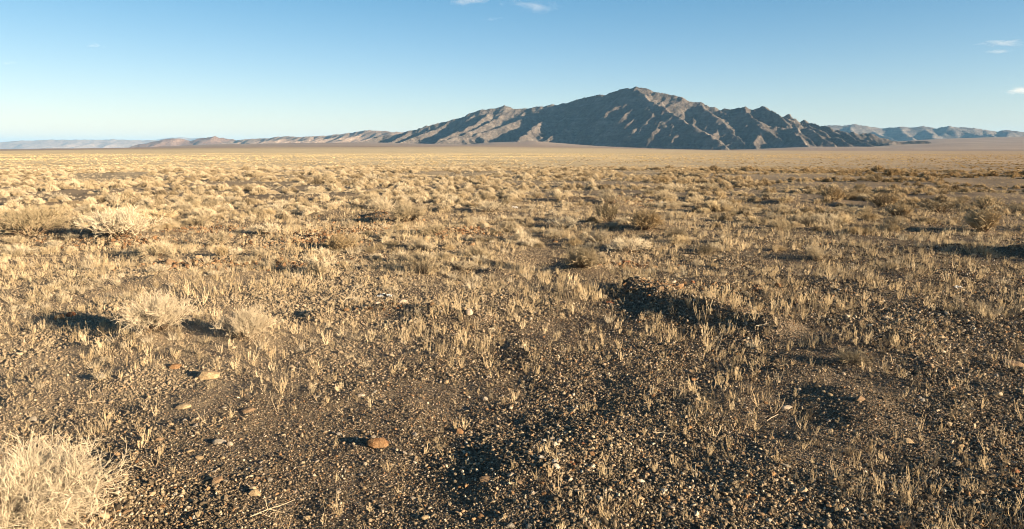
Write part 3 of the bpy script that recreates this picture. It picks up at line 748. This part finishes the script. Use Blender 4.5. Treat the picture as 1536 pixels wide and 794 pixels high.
twh(236, 494, 88, 54, 'pale', 'pale wispy bush, left one of the near pair above the tan rock', 'left near pale bush', 4, 50, 13, 6, 0.0019, (0.1, 0))
twh(366, 505, 90, 42, 'pale', 'pale spreading bush, right one of the near pair above the tan rock', 'right near pale bush', 5, 50, 13, 6, 0.0019, (0.1, 0))
twh(872, 400, 64, 33, 'straw', 'round straw-coloured bush with a wide black shadow to its left', 'round wide-shadowed bush', 6, 48, 11, 5, 0.0034)
twh(1474, 348, 42, 31, 'brown', 'dark-cored round brown bush standing alone at right', 'dark-cored brown bush', 7, 46, 11, 5, 0.0042)
twh(1247, 302, 38, 22, 'brown', 'round brown bush, farthest of the three at right of centre', 'small round brown bush', 8, 40, 9, 4, 0.006)
twh(1325, 311, 42, 22, 'brown', 'left bush of an overlapping brown pair at right', 'overlapping brown bush pair', 9, 40, 9, 4, 0.006)
twh(1348, 324, 36, 18, 'brown', 'front bush of an overlapping brown pair at right', 'front bush of the brown pair', 10, 40, 9, 4, 0.006)
twh(182, 354, 88, 40, 'straw', 'widest straw bush on the left with black shadow beside it', 'widest straw bush', 11, 60, 11, 5, 0.0045)
twh(45, 352, 96, 38, 'straw', 'broad straw bush near the left edge, left of a black shadow', 'broad left-edge bush', 12, 55, 11, 5, 0.0045)
twh(612, 332, 50, 29, 'straw', 'upright straw bush above the reddish rubble patches', 'straw bush above the rubble', 13, 46, 10, 5, 0.005)
twh(968, 344, 56, 32, 'brown', 'brown bush with a darker left side behind the round bush', 'darker-sided brown bush', 14, 46, 10, 5, 0.005)
MORE = [(845, 343, 60, 24, 'straw', 'low straw bush with black shade along its left side', 'black-shaded low bush'),
        (915, 306, 44, 22, 'straw', 'tall straw bush behind a reddish rubble strip in the middle', 'tall straw bush'),
        (328, 368, 40, 26, 'straw', 'small rounded pale bush left of the reddish upright stone', 'small rounded pale bush'),
        (235, 331, 62, 20, 'brown', 'low greyish-brown bush behind the widest straw bush', 'low greyish bush'),
        (945, 378, 80, 26, 'straw', 'low spreading straw bush just behind the orange block stone', 'low spreading straw bush'),
        (1282, 545, 62, 20, 'straw', 'low straw clump among the stalks at right', 'low straw clump'),
        (692, 404, 54, 16, 'straw', 'flat pale clump left of the large dark shadow', 'flat pale clump'),
        (1100, 309, 34, 12, 'brown', 'flat dark bush right of the middle', 'flat dark bush'),
        (1180, 304, 34, 11, 'brown', 'second flat dark bush, left of the small round brown bush', 'second flat dark bush'),
        (400, 350, 52, 18, 'straw', 'low straw bush left of the reddish rubble', 'low rubble-side bush'),
        (735, 318, 60, 20, 'straw', 'wide straw bush with thin black shadow below it', 'thin-shadowed wide bush'),
        (1410, 318, 60, 18, 'straw', 'grassy mound between the brown pair and the dark-cored bush', 'grassy mound at right'),
        (520, 345, 24, 20, 'straw', 'small upright pale bush between two reddish rubble patches', 'small rubble bush'),
        (650, 352, 70, 18, 'straw', 'broad low straw clump right of the straw bush', 'broad low straw clump'),
        (1268, 318, 50, 10, 'straw', 'flat grass mound below the small round brown bush', 'flat grass mound'),
        (235, 384, 50, 24, 'pale', 'whitish clump in front of the widest straw bush', 'whitish clump')]
for i, (px, py, wp, hp, k, lab, ld) in enumerate(MORE):
    shrub(px, py, wp, hp, k, lab, ld, variant=i)
shrub(1640, 392, 90, 60, 'straw', 'straw bush just outside the right edge casting a long shadow', variant=2)

# ------------------------------------------------------------------ litter and fallen twigs
M_WHITE = NT('white_sheet'); M_WHITE.b.inputs['Base Color'].default_value = (0.55, 0.53, 0.49, 1); M_WHITE.b.inputs['Roughness'].default_value = 0.5; M_WHITE = M_WHITE.m
M_BLACK = NT('black_sheet'); M_BLACK.b.inputs['Base Color'].default_value = (0.02, 0.02, 0.022, 1); M_BLACK.b.inputs['Roughness'].default_value = 0.4; M_BLACK = M_BLACK.m
M_GREEN = NT('olive_leaf'); M_GREEN.b.inputs['Base Color'].default_value = (0.42, 0.33, 0.05, 1); M_GREEN = M_GREEN.m
def crumple(name, mat, w_, h_, seed, parent, off=(0, 0, 0)):
    rng = random.Random(seed); nx, ny = 7, 5; V = []
    for s_ in (0, 1):
        for j in range(ny):
            for i in range(nx):
                r_ = random.Random(seed*100+j*nx+i)
                V.append((off[0]+w_*(i/(nx-1)-.5)+r_.uniform(-.1, .1)*w_, off[1]+h_*(j/(ny-1)-.5)+r_.uniform(-.1, .1)*h_, off[2]+h_*0.25+r_.uniform(-.3, .45)*h_-s_*0.0015))
    Q = grid_faces(ny, nx).tolist(); k = nx*ny
    Fq = Q+[[a+k for a in f[::-1]] for f in Q]
    edge = [i for i in range(nx)]+[nx*j+nx-1 for j in range(1, ny)]+[nx*(ny-1)+i for i in range(nx-2, -1, -1)]+[nx*j for j in range(ny-2, 0, -1)]
    for a, b in zip(edge, edge[1:]+edge[:1]): Fq.append([b, a, a+k, b+k])
    return link(name, mesh_from(name, V, Fq, [mat]), parent)
def litter(px, py, wpx, label, black=False, seed=1):
    x, y, z = on_ground(px, py); sc = math.hypot(math.hypot(x, y), CAMH)/F; w_ = wpx*sc
    if not black:
        o = crumple('litter', M_WHITE, w_, w_*0.5, seed, None); o.location = (x, y, z+0.004); o['label'] = label; o['category'] = 'litter'
        HERO_XY.append((x, y, w_*.6)); return
    o = bpy.data.objects.new('litter', None); COL.objects.link(o); o.location = (x, y, z+0.004); o['label'] = label; o['category'] = 'litter'
    crumple('white_piece', M_WHITE, w_*.4, w_*.3, seed, o, (-w_*.25, 0, 0)); crumple('black_piece', M_BLACK, w_*.25, w_*.3, seed+1, o, (w_*.04, 0.002, 0.0))
    crumple('white_piece', M_WHITE, w_*.3, w_*.25, seed+2, o, (w_*.28, 0.004, 0)); HERO_XY.append((x, y, w_*.7))
litter(577, 446, 24, 'crumpled white and black scrap lying in shade in the middle', True, 3)
litter(1437, 433, 9, 'white scrap alone on the dark ground at right', seed=7)
litter(174, 350, 8, 'tiny white scrap at the foot of the widest straw bush', seed=9)
litter(772, 313, 9, 'bluish-white scrap beyond the wide straw bush in the middle', seed=11)
litter(994, 305, 7, 'tiny white scrap beyond the brown bush right of centre', seed=13)
LAND.append((1437, 433, 'lone white scrap')); LAND.append((577, 446, 'black and white scrap'))
def branch(px, py, lpx, ang, label, n=3, up=0.1, seed=1, r=0.004):
    random.seed(seed); x, y, z = on_ground(px, py); sc = math.hypot(math.hypot(x, y), CAMH)/F; L = lpx*sc
    t = Twigs(); d = Vector((math.cos(ang), math.sin(ang), up)); pts, dd = stem(t, Vector((-d.x*L/2, -d.y*L/2, 0.01)), d, L, r, 0.12, 0.0, 5, 4, 0.5)
    for i in range(n):
        k = random.randint(1, 4); p2, d2 = stem(t, pts[k], d+rv(.7)+Vector((0, 0, .35)), L*random.uniform(.25, .55), r*.7, .2, 0.05, 3, 3, .5)
        stem(t, p2[1], d2+rv(.6), L*.2, r*.5, .2, .05, 2)
    o = link('branch', t.mesh('branch', M_PALE), None, (x, y, z+0.004), label, 'branch')
branch(532, 452, 46, 0.9, 'pale forked branch fallen beside the black and white scrap', 6, .35, 5)
branch(997, 651, 34, 0.1, 'thin bleached branch lying flat right of the white stones', 3, .05, 6, .003)
branch(1146, 490, 26, 0.3, 'short bleached curved twig lying above the shaded berm', 1, .1, 7, .003)
branch(410, 776, 60, 0.2, 'pale branching twig lying at the bottom edge', 4, .1, 8, .003)
branch(1160, 632, 26, 0.5, 'bleached straight twig pointing at the flat pale stone', 0, .1, 9, .003)
branch(445, 553, 20, 0.0, 'small bleached stick right of the near pale bushes', 0, .05, 10, .003)
branch(140, 608, 36, 0.1, 'thin pale twig lying above the big corner bush', 1, .05, 12, .002)
xg, yg, zg = on_ground(226, 374); t_ = Twigs(); random.seed(4); blade_tuft(t_, 0.13, 0.07, 40, 0.012)
link('low_plant', t_.mesh('low_plant', M_GREEN), None, (xg, yg, zg), 'small yellow-green plant in front of the widest straw bush', 'plant')

for px_, py_, r_ in ((815, 386, .48), (790, 378, .35), (1430, 345, .5), (872, 408, .3), (120, 335, .45), (1290, 305, .6), (600, 326, .5)):
    HERO_XY.append((*rough_pt(px_, py_), r_))          # bare ground left open beside bushes

# ------------------------------------------------------------------ generated labels
def dirword(dx, dy):
    if abs(dx) > 2.2*abs(dy): return 'to the right' if dx > 0 else 'to the left'
    if abs(dy) > 2.2*abs(dx)*0.8: return 'in front' if dy > 0 else 'behind'
    return ('front right' if dx > 0 else 'front left') if dy > 0 else ('back right' if dx > 0 else 'back left')
ORD = ['nearest', 'second-nearest', 'third-nearest', 'fourth-nearest', 'fifth-nearest', 'sixth-nearest', 'seventh-nearest', 'eighth-nearest', 'ninth-nearest', 'tenth-nearest',
       'eleventh-nearest', 'twelfth-nearest', 'thirteenth-nearest', 'fourteenth-nearest', 'fifteenth-nearest', 'sixteenth-nearest', 'seventeenth-nearest', 'eighteenth-nearest']
DW = {'to the right': 'to the right of', 'to the left': 'to the left of', 'in front': 'in front of', 'behind': 'behind', 'front right': 'front right of', 'front left': 'front left of', 'back right': 'back right of', 'back left': 'back left of'}
def auto_labels(items):
    """items: list of (object, px, py, look); label = look + rank + direction + landmark"""
    b = {}
    for o, px, py, look in items:
        L = min(LAND, key=lambda q: math.hypot((q[0]-px), (q[1]-py)*1.6))
        dw = dirword(px-L[0], (py-L[1])*1.6)
        b.setdefault((look, dw, L[2]), []).append((math.hypot(px-L[0], (py-L[1])*1.6), o))
    for (look, dw, lm), v in b.items():
        v.sort(key=lambda q: q[0])
        for k, (_, o) in enumerate(v):
            rank = ORD[min(k, len(ORD)-1)]
            t = f'{look}, {rank} {DW[dw]} the {lm}' if len(v) > 1 else f'{look} {DW[dw]} the {lm}'
            if len(t.replace('-', ' ').split()) > 16: t = t.replace('-coloured', '').replace(' dry ', ' ')
            o['label'] = t

# ------------------------------------------------------------------ scatter
def clear_of_heroes(x, y, extra=0.0):
    ok = np.ones(len(x), bool)
    for hx, hy, hr in HERO_XY: ok &= (x-hx)**2+(y-hy)**2 > (hr+extra)**2
    return ok
def scatter(n, dmin, dmax, power, half_deg=42, rng=RNG):
    """n points in the sector in front, number per area falling as distance**-power"""
    e = 2-power; u = rng.random(n)
    d = (dmin**e+u*(dmax**e-dmin**e))**(1/e) if abs(e) > 1e-6 else dmin*(dmax/dmin)**u
    a = np.radians(rng.uniform(-half_deg, half_deg, n))
    return d*np.sin(a), d*np.cos(a)
SRC = {}
def source_collection(key, meshes):
    c = bpy.data.collections.new('source_'+key)
    for i, me in enumerate(meshes):
        o = bpy.data.objects.new(f'{key}_{i:02d}', me); c.objects.link(o)
    return c
def gn_scatter(name, label, cat, meshes, x, y, z, rot, scl, idx):
    """one object of stuff: points that instance the small meshes"""
    n = len(x)
    me = bpy.data.meshes.new(name); me.vertices.add(n)
    me.vertices.foreach_set('co', np.stack([x, y, z], -1).astype(np.float32).ravel())
    a = me.attributes.new('rot', 'FLOAT_VECTOR', 'POINT'); a.data.foreach_set('vector', rot.astype(np.float32).ravel())
    a = me.attributes.new('scl', 'FLOAT_VECTOR', 'POINT'); a.data.foreach_set('vector', scl.astype(np.float32).ravel())
    a = me.attributes.new('pick', 'INT', 'POINT'); a.data.foreach_set('value', idx.astype(np.int32))
    o = link(name, me, label=label, cat=cat, kind='stuff')
    g = bpy.data.node_groups.new(name+'_nodes', 'GeometryNodeTree')
    g.interface.new_socket('Geometry', in_out='INPUT', socket_type='NodeSocketGeometry')
    g.interface.new_socket('Geometry', in_out='OUTPUT', socket_type='NodeSocketGeometry')
    N = g.nodes; gi = N.new('NodeGroupInput'); go = N.new('NodeGroupOutput')
    ip = N.new('GeometryNodeInstanceOnPoints'); ci = N.new('GeometryNodeCollectionInfo')
    ci.inputs['Collection'].default_value = source_collection(name, meshes)
    ci.inputs['Separate Children'].default_value = True; ci.inputs['Reset Children'].default_value = True
    ip.inputs['Pick Instance'].default_value = True
    def attr(nm, ty):
        q = N.new('GeometryNodeInputNamedAttribute'); q.data_type = ty; q.inputs['Name'].default_value = nm; return q.outputs[0]
    er = N.new('FunctionNodeEulerToRotation')
    g.links.new(attr('rot', 'FLOAT_VECTOR'), er.inputs[0])
    g.links.new(gi.outputs[0], ip.inputs['Points']); g.links.new(ci.outputs[0], ip.inputs['Instance'])
    g.links.new(attr('pick', 'INT'), ip.inputs['Instance Index'])
    g.links.new(er.outputs[0], ip.inputs['Rotation']); g.links.new(attr('scl', 'FLOAT_VECTOR'), ip.inputs['Scale'])
    g.links.new(ip.outputs[0], go.inputs[0])
    md = o.modifiers.new('scatter', 'NODES'); md.node_group = g
    print(name, n)
    return o

# --- shrubs on the plain
def bare_mask(x, y):           # 0 on bare flats, 1 where plants stand thick
    return sstep(-0.28, 0.12, fbm(x/7.0+9, y/7.0, 3, 31))
def shrub_pts():
    X, Y = [], []
    xa, ya = scatter(15500, 9.0, 60, 0.85); da = np.hypot(xa, ya); sa = xa/da; m = RNG.random(len(xa)) < bare_mask(xa, ya)*0.9*np.clip((da-6-9*np.clip(sa+.1, 0, .6))/14, 0.015, 1)
    xa, ya = xa[m], ya[m]
    xb, yb = scatter(95000, 55, 420, 1.3); m = RNG.random(len(xb)) < 0.6+0.4*sstep(-.3, .2, fbm(xb/25, yb/25, 3, 33)); xb, yb = xb[m], yb[m]
    xc, yc = scatter(60000, 420, 3600, 1.15)
    return xa, ya, xb, yb, xc, yc
xa, ya, xb, yb, xc, yc = shrub_pts()
ok = clear_of_heroes(xa, ya, 0.35); xa, ya = xa[ok], ya[ok]
X = np.concatenate([xa, xb, xc]); Y = np.concatenate([ya, yb, yc]); D = np.hypot(X, Y); n = len(X)
Zg = h_ground(X, Y)
wid = np.exp(RNG.normal(-1.3, 0.38, n)); wid = np.clip(wid, 0.13, 0.6)*(1+0.9*(RNG.random(n) < 0.04)*(D < 60)*(D > 15))*(1-0.2*sstep(50, 90, D))
hgt = wid*RNG.uniform(0.36, 0.66, n)/0.6
hgt = hgt*(1-0.55*sstep(25, 90, D))
px, py, f = to_px(X, Y, Zg)
app = wid*F/np.maximum(f, .1); app[(px < 0) | (px > W0) | (f < 0)] = 0
big = np.argsort(-app)[:272]; ismain = np.zeros(n, bool); ismain[big] = True
items = []
rr_ = random.Random(5)
for k in np.where(ismain)[0]:
    brown = rr_.random() < (0.07 if px[k] < 900 else 0.28)
    lib = TW_BROWN if brown else TW_PALE
    v = rr_.randrange(len(lib)); ta, tb = lib[v]
    o = bpy.data.objects.new('shrub', None); COL.objects.link(o); o['category'] = 'shrub'; o['group'] = 'wild dry shrubs across the plain'
    o.location = (X[k], Y[k], Zg[k]-0.01)
    link('twigs', ta, o); link('stems', tb, o)
    s_ = float(wid[k]); hz = float(hgt[k]*0.6/0.5)*0.95
    o.scale = (s_, s_*rr_.uniform(0.8, 1.1), hz); o.rotation_euler = (0, 0, rr_.uniform(0, 6.28))
    look = ('wide low ' if hz < 0.85*s_ else 'domed ')+('brown' if brown else 'straw-coloured')+' dry shrub'
    items.append((o, px[k], py[k], look))
auto_labels(items)
rest = ~ismain
idx = np.where(D < 60, RNG.integers(0, 5, n), RNG.integers(5, 10, n))
rot = np.stack([np.zeros(n), np.zeros(n), RNG.uniform(0, 6.28, n)], -1)
grow_far = 1+1.6*sstep(300, 3000, D)
scl = np.stack([wid*grow_far, wid*grow_far, hgt*(1+0.6*sstep(300, 3000, D))], -1)
gn_scatter('scrub', 'low dry scrub covering the plain toward the mountains', 'scrub', FAR_MID+FAR_LOW, X[rest], Y[rest], Zg[rest]-0.02, rot[rest], scl[rest], idx[rest])

# --- grass tufts (uncountable)
x, y = scatter(46000, 5.0, 75, 0.85)
d = np.hypot(x, y); side = x/d
dens = sstep(4.5, 13, d+1.5*fbm(x/2.5, y/2.5, 3, 41)-side*3.0)*(0.25+0.75*sstep(-0.25, 0.2, fbm(x/1.7, y/1.7, 3, 42)))
for (ppx, ppy, rad) in ((500, 352, 1.3), (690, 352, 1.0), (560, 330, 1.0), (215, 365, .7), (935, 394, .5), (940, 304, 1.6), (470, 370, .8)):
    cx, cy = rough_pt(ppx, ppy); dens = dens*(1-0.85*np.exp(-((x-cx)**2+(y-cy)**2)/(rad*rad)))
m = (RNG.random(len(x)) < dens) & clear_of_heroes(x, y, -0.02); x, y = x[m], y[m]; n = len(x)
s_ = RNG.uniform(0.3, 0.8, n)*np.clip(0.8+.45*fbm(x/2.2, y/2.2, 2, 43), .5, 1.4); rot = np.stack([RNG.normal(0, .12, n), RNG.normal(0, .12, n), RNG.uniform(0, 6.28, n)], -1)
gn_scatter('dry_grass', 'fine straw-coloured dry grass between the shrubs', 'grass', TUFTS, x, y, h_ground(x, y), rot, np.stack([s_, s_, s_*RNG.uniform(.7, 1.1, n)], -1), RNG.integers(0, 6, n))

# --- leafless weed stalks
x, y = scatter(44000, 2.3, 24, 0.95)
d = np.hypot(x, y); side = x/d
dens = (0.24+0.28*sstep(-.2, .7, side)+0.5*sstep(5, 9, d))*(0.15+0.85*sstep(-0.2, 0.25, fbm(x/0.9, y/0.9, 3, 52)))
dens *= np.where((side < 0.05) & (d < 4.2), 0.35, 1.0)
m = (RNG.random(len(x)) < dens) & clear_of_heroes(x, y, 0.0); x, y = x[m], y[m]; n = len(x)
z = h_ground(x, y); px, py, f = to_px(x, y, z)
s_ = RNG.uniform(0.42, 1.02, n)*np.clip(0.85+.5*fbm(x/1.3, y/1.3, 2, 53), .5, 1.35); pick = RNG.integers(0, 14, n); s_ = s_*(0.68+0.32*sstep(3.5, 7.0, d[m]))
heights = np.array([0.10, 0.13, 0.16, 0.19, 0.12, 0.15, 0.22])[pick % 7]
app = s_*heights*F/np.maximum(f, .1); app[(px < 0) | (px > W0) | (py > H0+5)] = 0
big = np.argsort(-app)[:300]; ism = np.zeros(n, bool); ism[big] = True
items = []; NW = {2: 'two-stalked', 3: 'three-stalked', 4: 'four-stalked', 5: 'five-stalked', 6: 'six-stalked', 7: 'seven-stalked', 8: 'eight-stalked', 9: 'bushy', 10: 'bushy'}
for k in np.where(ism)[0]:
    me, ns = SPROUTS[pick[k]]
    o = link('weed_stalk', me, None, (x[k], y[k], z[k]), cat='dry weed', group='leafless dry weeds in the gravel')
    s = float(s_[k]); o.scale = (s*rr_.uniform(.9, 1.3), s, s); o.rotation_euler = (rr_.gauss(0, .08), rr_.gauss(0, .08), rr_.uniform(0, 6.28))
    hh = heights[pick[k]]*s
    look = ('tall ' if hh > .15 else 'short ' if hh < .09 else '')+NW[ns]+' dry weed'
    items.append((o, px[k], py[k], look))
auto_labels(items)
rs = ~ism
rot = np.stack([RNG.normal(0, .08, n), RNG.normal(0, .08, n), RNG.uniform(0, 6.28, n)], -1)
gn_scatter('weed_field', 'straw-coloured leafless weeds thick across the middle ground', 'weeds', [q[0] for q in SPROUTS], x[rs], y[rs], z[rs], rot[rs], np.stack([s_, s_, s_], -1)[rs], pick[rs])

# --- loose stones one can pick out
x, y = scatter(1500, 2.5, 11, 1.5)
m = clear_of_heroes(x, y, 0.03); x, y = x[m], y[m]
patch = [(500, 350, 1.4, 160), (690, 352, 1.2, 120), (215, 365, 1.0, 90), (300, 400, .9, 60), (925, 395, .6, 50), (940, 305, 1.6, 60), (825, 690, .35, 60), (440, 360, 1.2, 80), (960, 440, .7, 60)]
xs_, ys_ = [x], [y]
for (ppx, ppy, rad, cnt) in patch:
    cx, cy = rough_pt(ppx, ppy)
    xs_.append(cx+RNG.normal(0, rad*0.55, cnt)); ys_.append(cy+RNG.normal(0, rad*0.45, cnt))
x = np.concatenate(xs_); y = np.concatenate(ys_); npatch = len(xs_[0]); n = len(x)
m = clear_of_heroes(x, y, 0.03); sel = np.where(m)[0]
inpatch = np.arange(n) >= npatch
size = np.exp(RNG.normal(-3.75, 0.28, n)); size = np.where(inpatch, size*1.9*np.where(np.hypot(x, y) < 5, .55, 1), size); size = np.clip(size, 0.015, 0.12)
z = h_ground(x, y); px, py, f = to_px(x, y, z)
app = size*F/np.maximum(f, .1); app[(px < 0) | (px > W0) | (py > H0+5)] = 0; app[~m] = 0
big = np.argsort(-app)[:250]; ism = np.zeros(n, bool); ism[big] = True
COBM = {}
for c in ('tan', 'rust', 'pale', 'brown', 'grey', 'red', 'white'):
    COBM[c] = [stone_mesh('cobble', 100+i+len(c)*7, M_ST[c], flat=0.62, elong=1.15, sub=1) for i in range(3)]
items = []; CW = {'tan': 'tan', 'rust': 'rusty orange', 'pale': 'pinkish pale', 'brown': 'dark brown', 'grey': 'grey', 'red': 'dull red', 'white': 'whitish'}
for k in np.where(ism)[0]:
    if inpatch[k]: c = rr_.choice(['rust', 'rust', 'brown', 'tan', 'red', 'tan'] if not 815 < px[k] < 850 else ['white', 'pale', 'grey'])
    else: c = rr_.choice(['brown', 'tan', 'grey', 'grey', 'pale', 'tan', 'rust', 'brown'])
    o = link('stone', COBM[c][rr_.randrange(3)], None, (x[k], y[k], z[k]+size[k]*0.12), cat='stone', group='loose stones on the gravel')
    s = float(size[k]); o.scale = (s*rr_.uniform(.9, 1.4), s, s*rr_.uniform(.6, 1.1)); o.rotation_euler = (rr_.gauss(0, .25), rr_.gauss(0, .25), rr_.uniform(0, 6.28))
    look = ('small ' if app[k] < 8 else '')+CW[c]+' stone'
    items.append((o, px[k], py[k], look))
auto_labels(items)

# --- gravel
GRM = [stone_mesh('pebble', 300+i, M_PEBBLE, flat=(0.55, 0.7, 0.45, 0.8)[i % 4], elong=(1.1, 1.3, 1.0, 1.5)[i % 4], sub=1) for i in range(6)]
for me in GRM: me.polygons.foreach_set('use_smooth', np.zeros(len(me.polygons), bool))
NG = 800000
gx, gy = scatter(NG, 2.2, 22, 1.65, 43)
d = np.hypot(gx, gy)
lefty = sstep(0.0, 0.4, -gx/d)
keep = RNG.random(NG) < (1-0.10*lefty*sstep(4.0, 5.5, d))*(0.55+0.45*sstep(-0.3, 0.15, fbm(gx/0.6, gy/0.6, 3, 61)))
gx, gy, d = gx[keep], gy[keep], d[keep]; n = len(gx)
fineg = sstep(-0.1, 0.35, fbm(gx/1.6+3, gy/1.6, 2, 62)-np.clip(gx/d, -.6, .2)*0.6)      # finer gravel on the left
gs = np.exp(RNG.normal(-4.86, 0.44, n))*(1-0.35*fineg)*np.clip(d/4.8, 1, 1.6)
gs = np.clip(gs, 0.004, 0.04)
restst = (~ism) & m
gx = np.concatenate([gx, x[restst]]); gy = np.concatenate([gy, y[restst]]); gs = np.concatenate([gs, size[restst]]); n = len(gx)
gz = h_ground(gx, gy)+gs*0.25
rot = np.stack([RNG.normal(0, .5, n), RNG.normal(0, .5, n), RNG.uniform(0, 6.28, n)], -1)
scl = np.stack([gs*RNG.uniform(.8, 1.4, n), gs, gs*RNG.uniform(.9, 1.5, n)], -1)
gn_scatter('gravel', 'loose brown and tan gravel over the foreground soil', 'gravel', GRM, gx, gy, gz, rot, scl, RNG.integers(0, 6, n))

# --- reddish rubble lying in thick patches
M_RUB = mat_random('rubble_stone', [(0.0, (0.07, 0.04, 0.022)), (0.35, (0.17, 0.09, 0.045)), (0.65, (0.27, 0.145, 0.07)), (0.85, (0.36, 0.22, 0.12)), (1.0, (0.30, 0.23, 0.15))], 0.85, 60, 0.35)
RUB = []
for i in range(4):
    q = stone_mesh('rubble', 500+i, M_RUB, flat=(0.6, 0.8, 0.5, 0.9)[i], elong=(1.1, 1.4, 1.2, 1.0)[i], sub=1); RUB.append(q)
bx_, by_ = [], []
for (ppx, ppy, rx, ry, cnt) in ((500, 352, 1.2, 1.6, 650), (470, 370, 1.0, 0.6, 260), (690, 352, 1.0, 1.2, 420), (560, 330, 1.2, 1.2, 300), (215, 365, 0.9, 0.5, 220), (300, 402, .8, .5, 160), (100, 360, 1.2, .6, 160),
                               (935, 394, .55, .3, 150), (940, 304, 2.2, 2.0, 400), (990, 440, .7, .4, 130), (600, 462, .5, .2, 70), (300, 345, 1.1, .8, 200), (420, 400, .9, .5, 120), (1130, 440, .6, .4, 70)):
    cx, cy = rough_pt(ppx, ppy); bx_.append(cx+RNG.normal(0, rx*.5, cnt)); by_.append(cy+RNG.normal(0, ry*.5, cnt))
bx_ = np.concatenate(bx_); by_ = np.concatenate(by_); n = len(bx_)
bs = np.clip(np.exp(RNG.normal(-3.25, 0.4, n)), 0.015, 0.10)*np.where(np.hypot(bx_, by_) < 8, .7, 1.0)
gn_scatter('rubble', 'rusty brown rubble lying in thick patches between the shrubs', 'rubble', RUB, bx_, by_, h_ground(bx_, by_)+bs*.15,
           np.stack([RNG.normal(0, .5, n), RNG.normal(0, .5, n), RNG.uniform(0, 6.28, n)], -1), np.stack([bs*1.2, bs, bs*.9], -1), RNG.integers(0, 4, n))
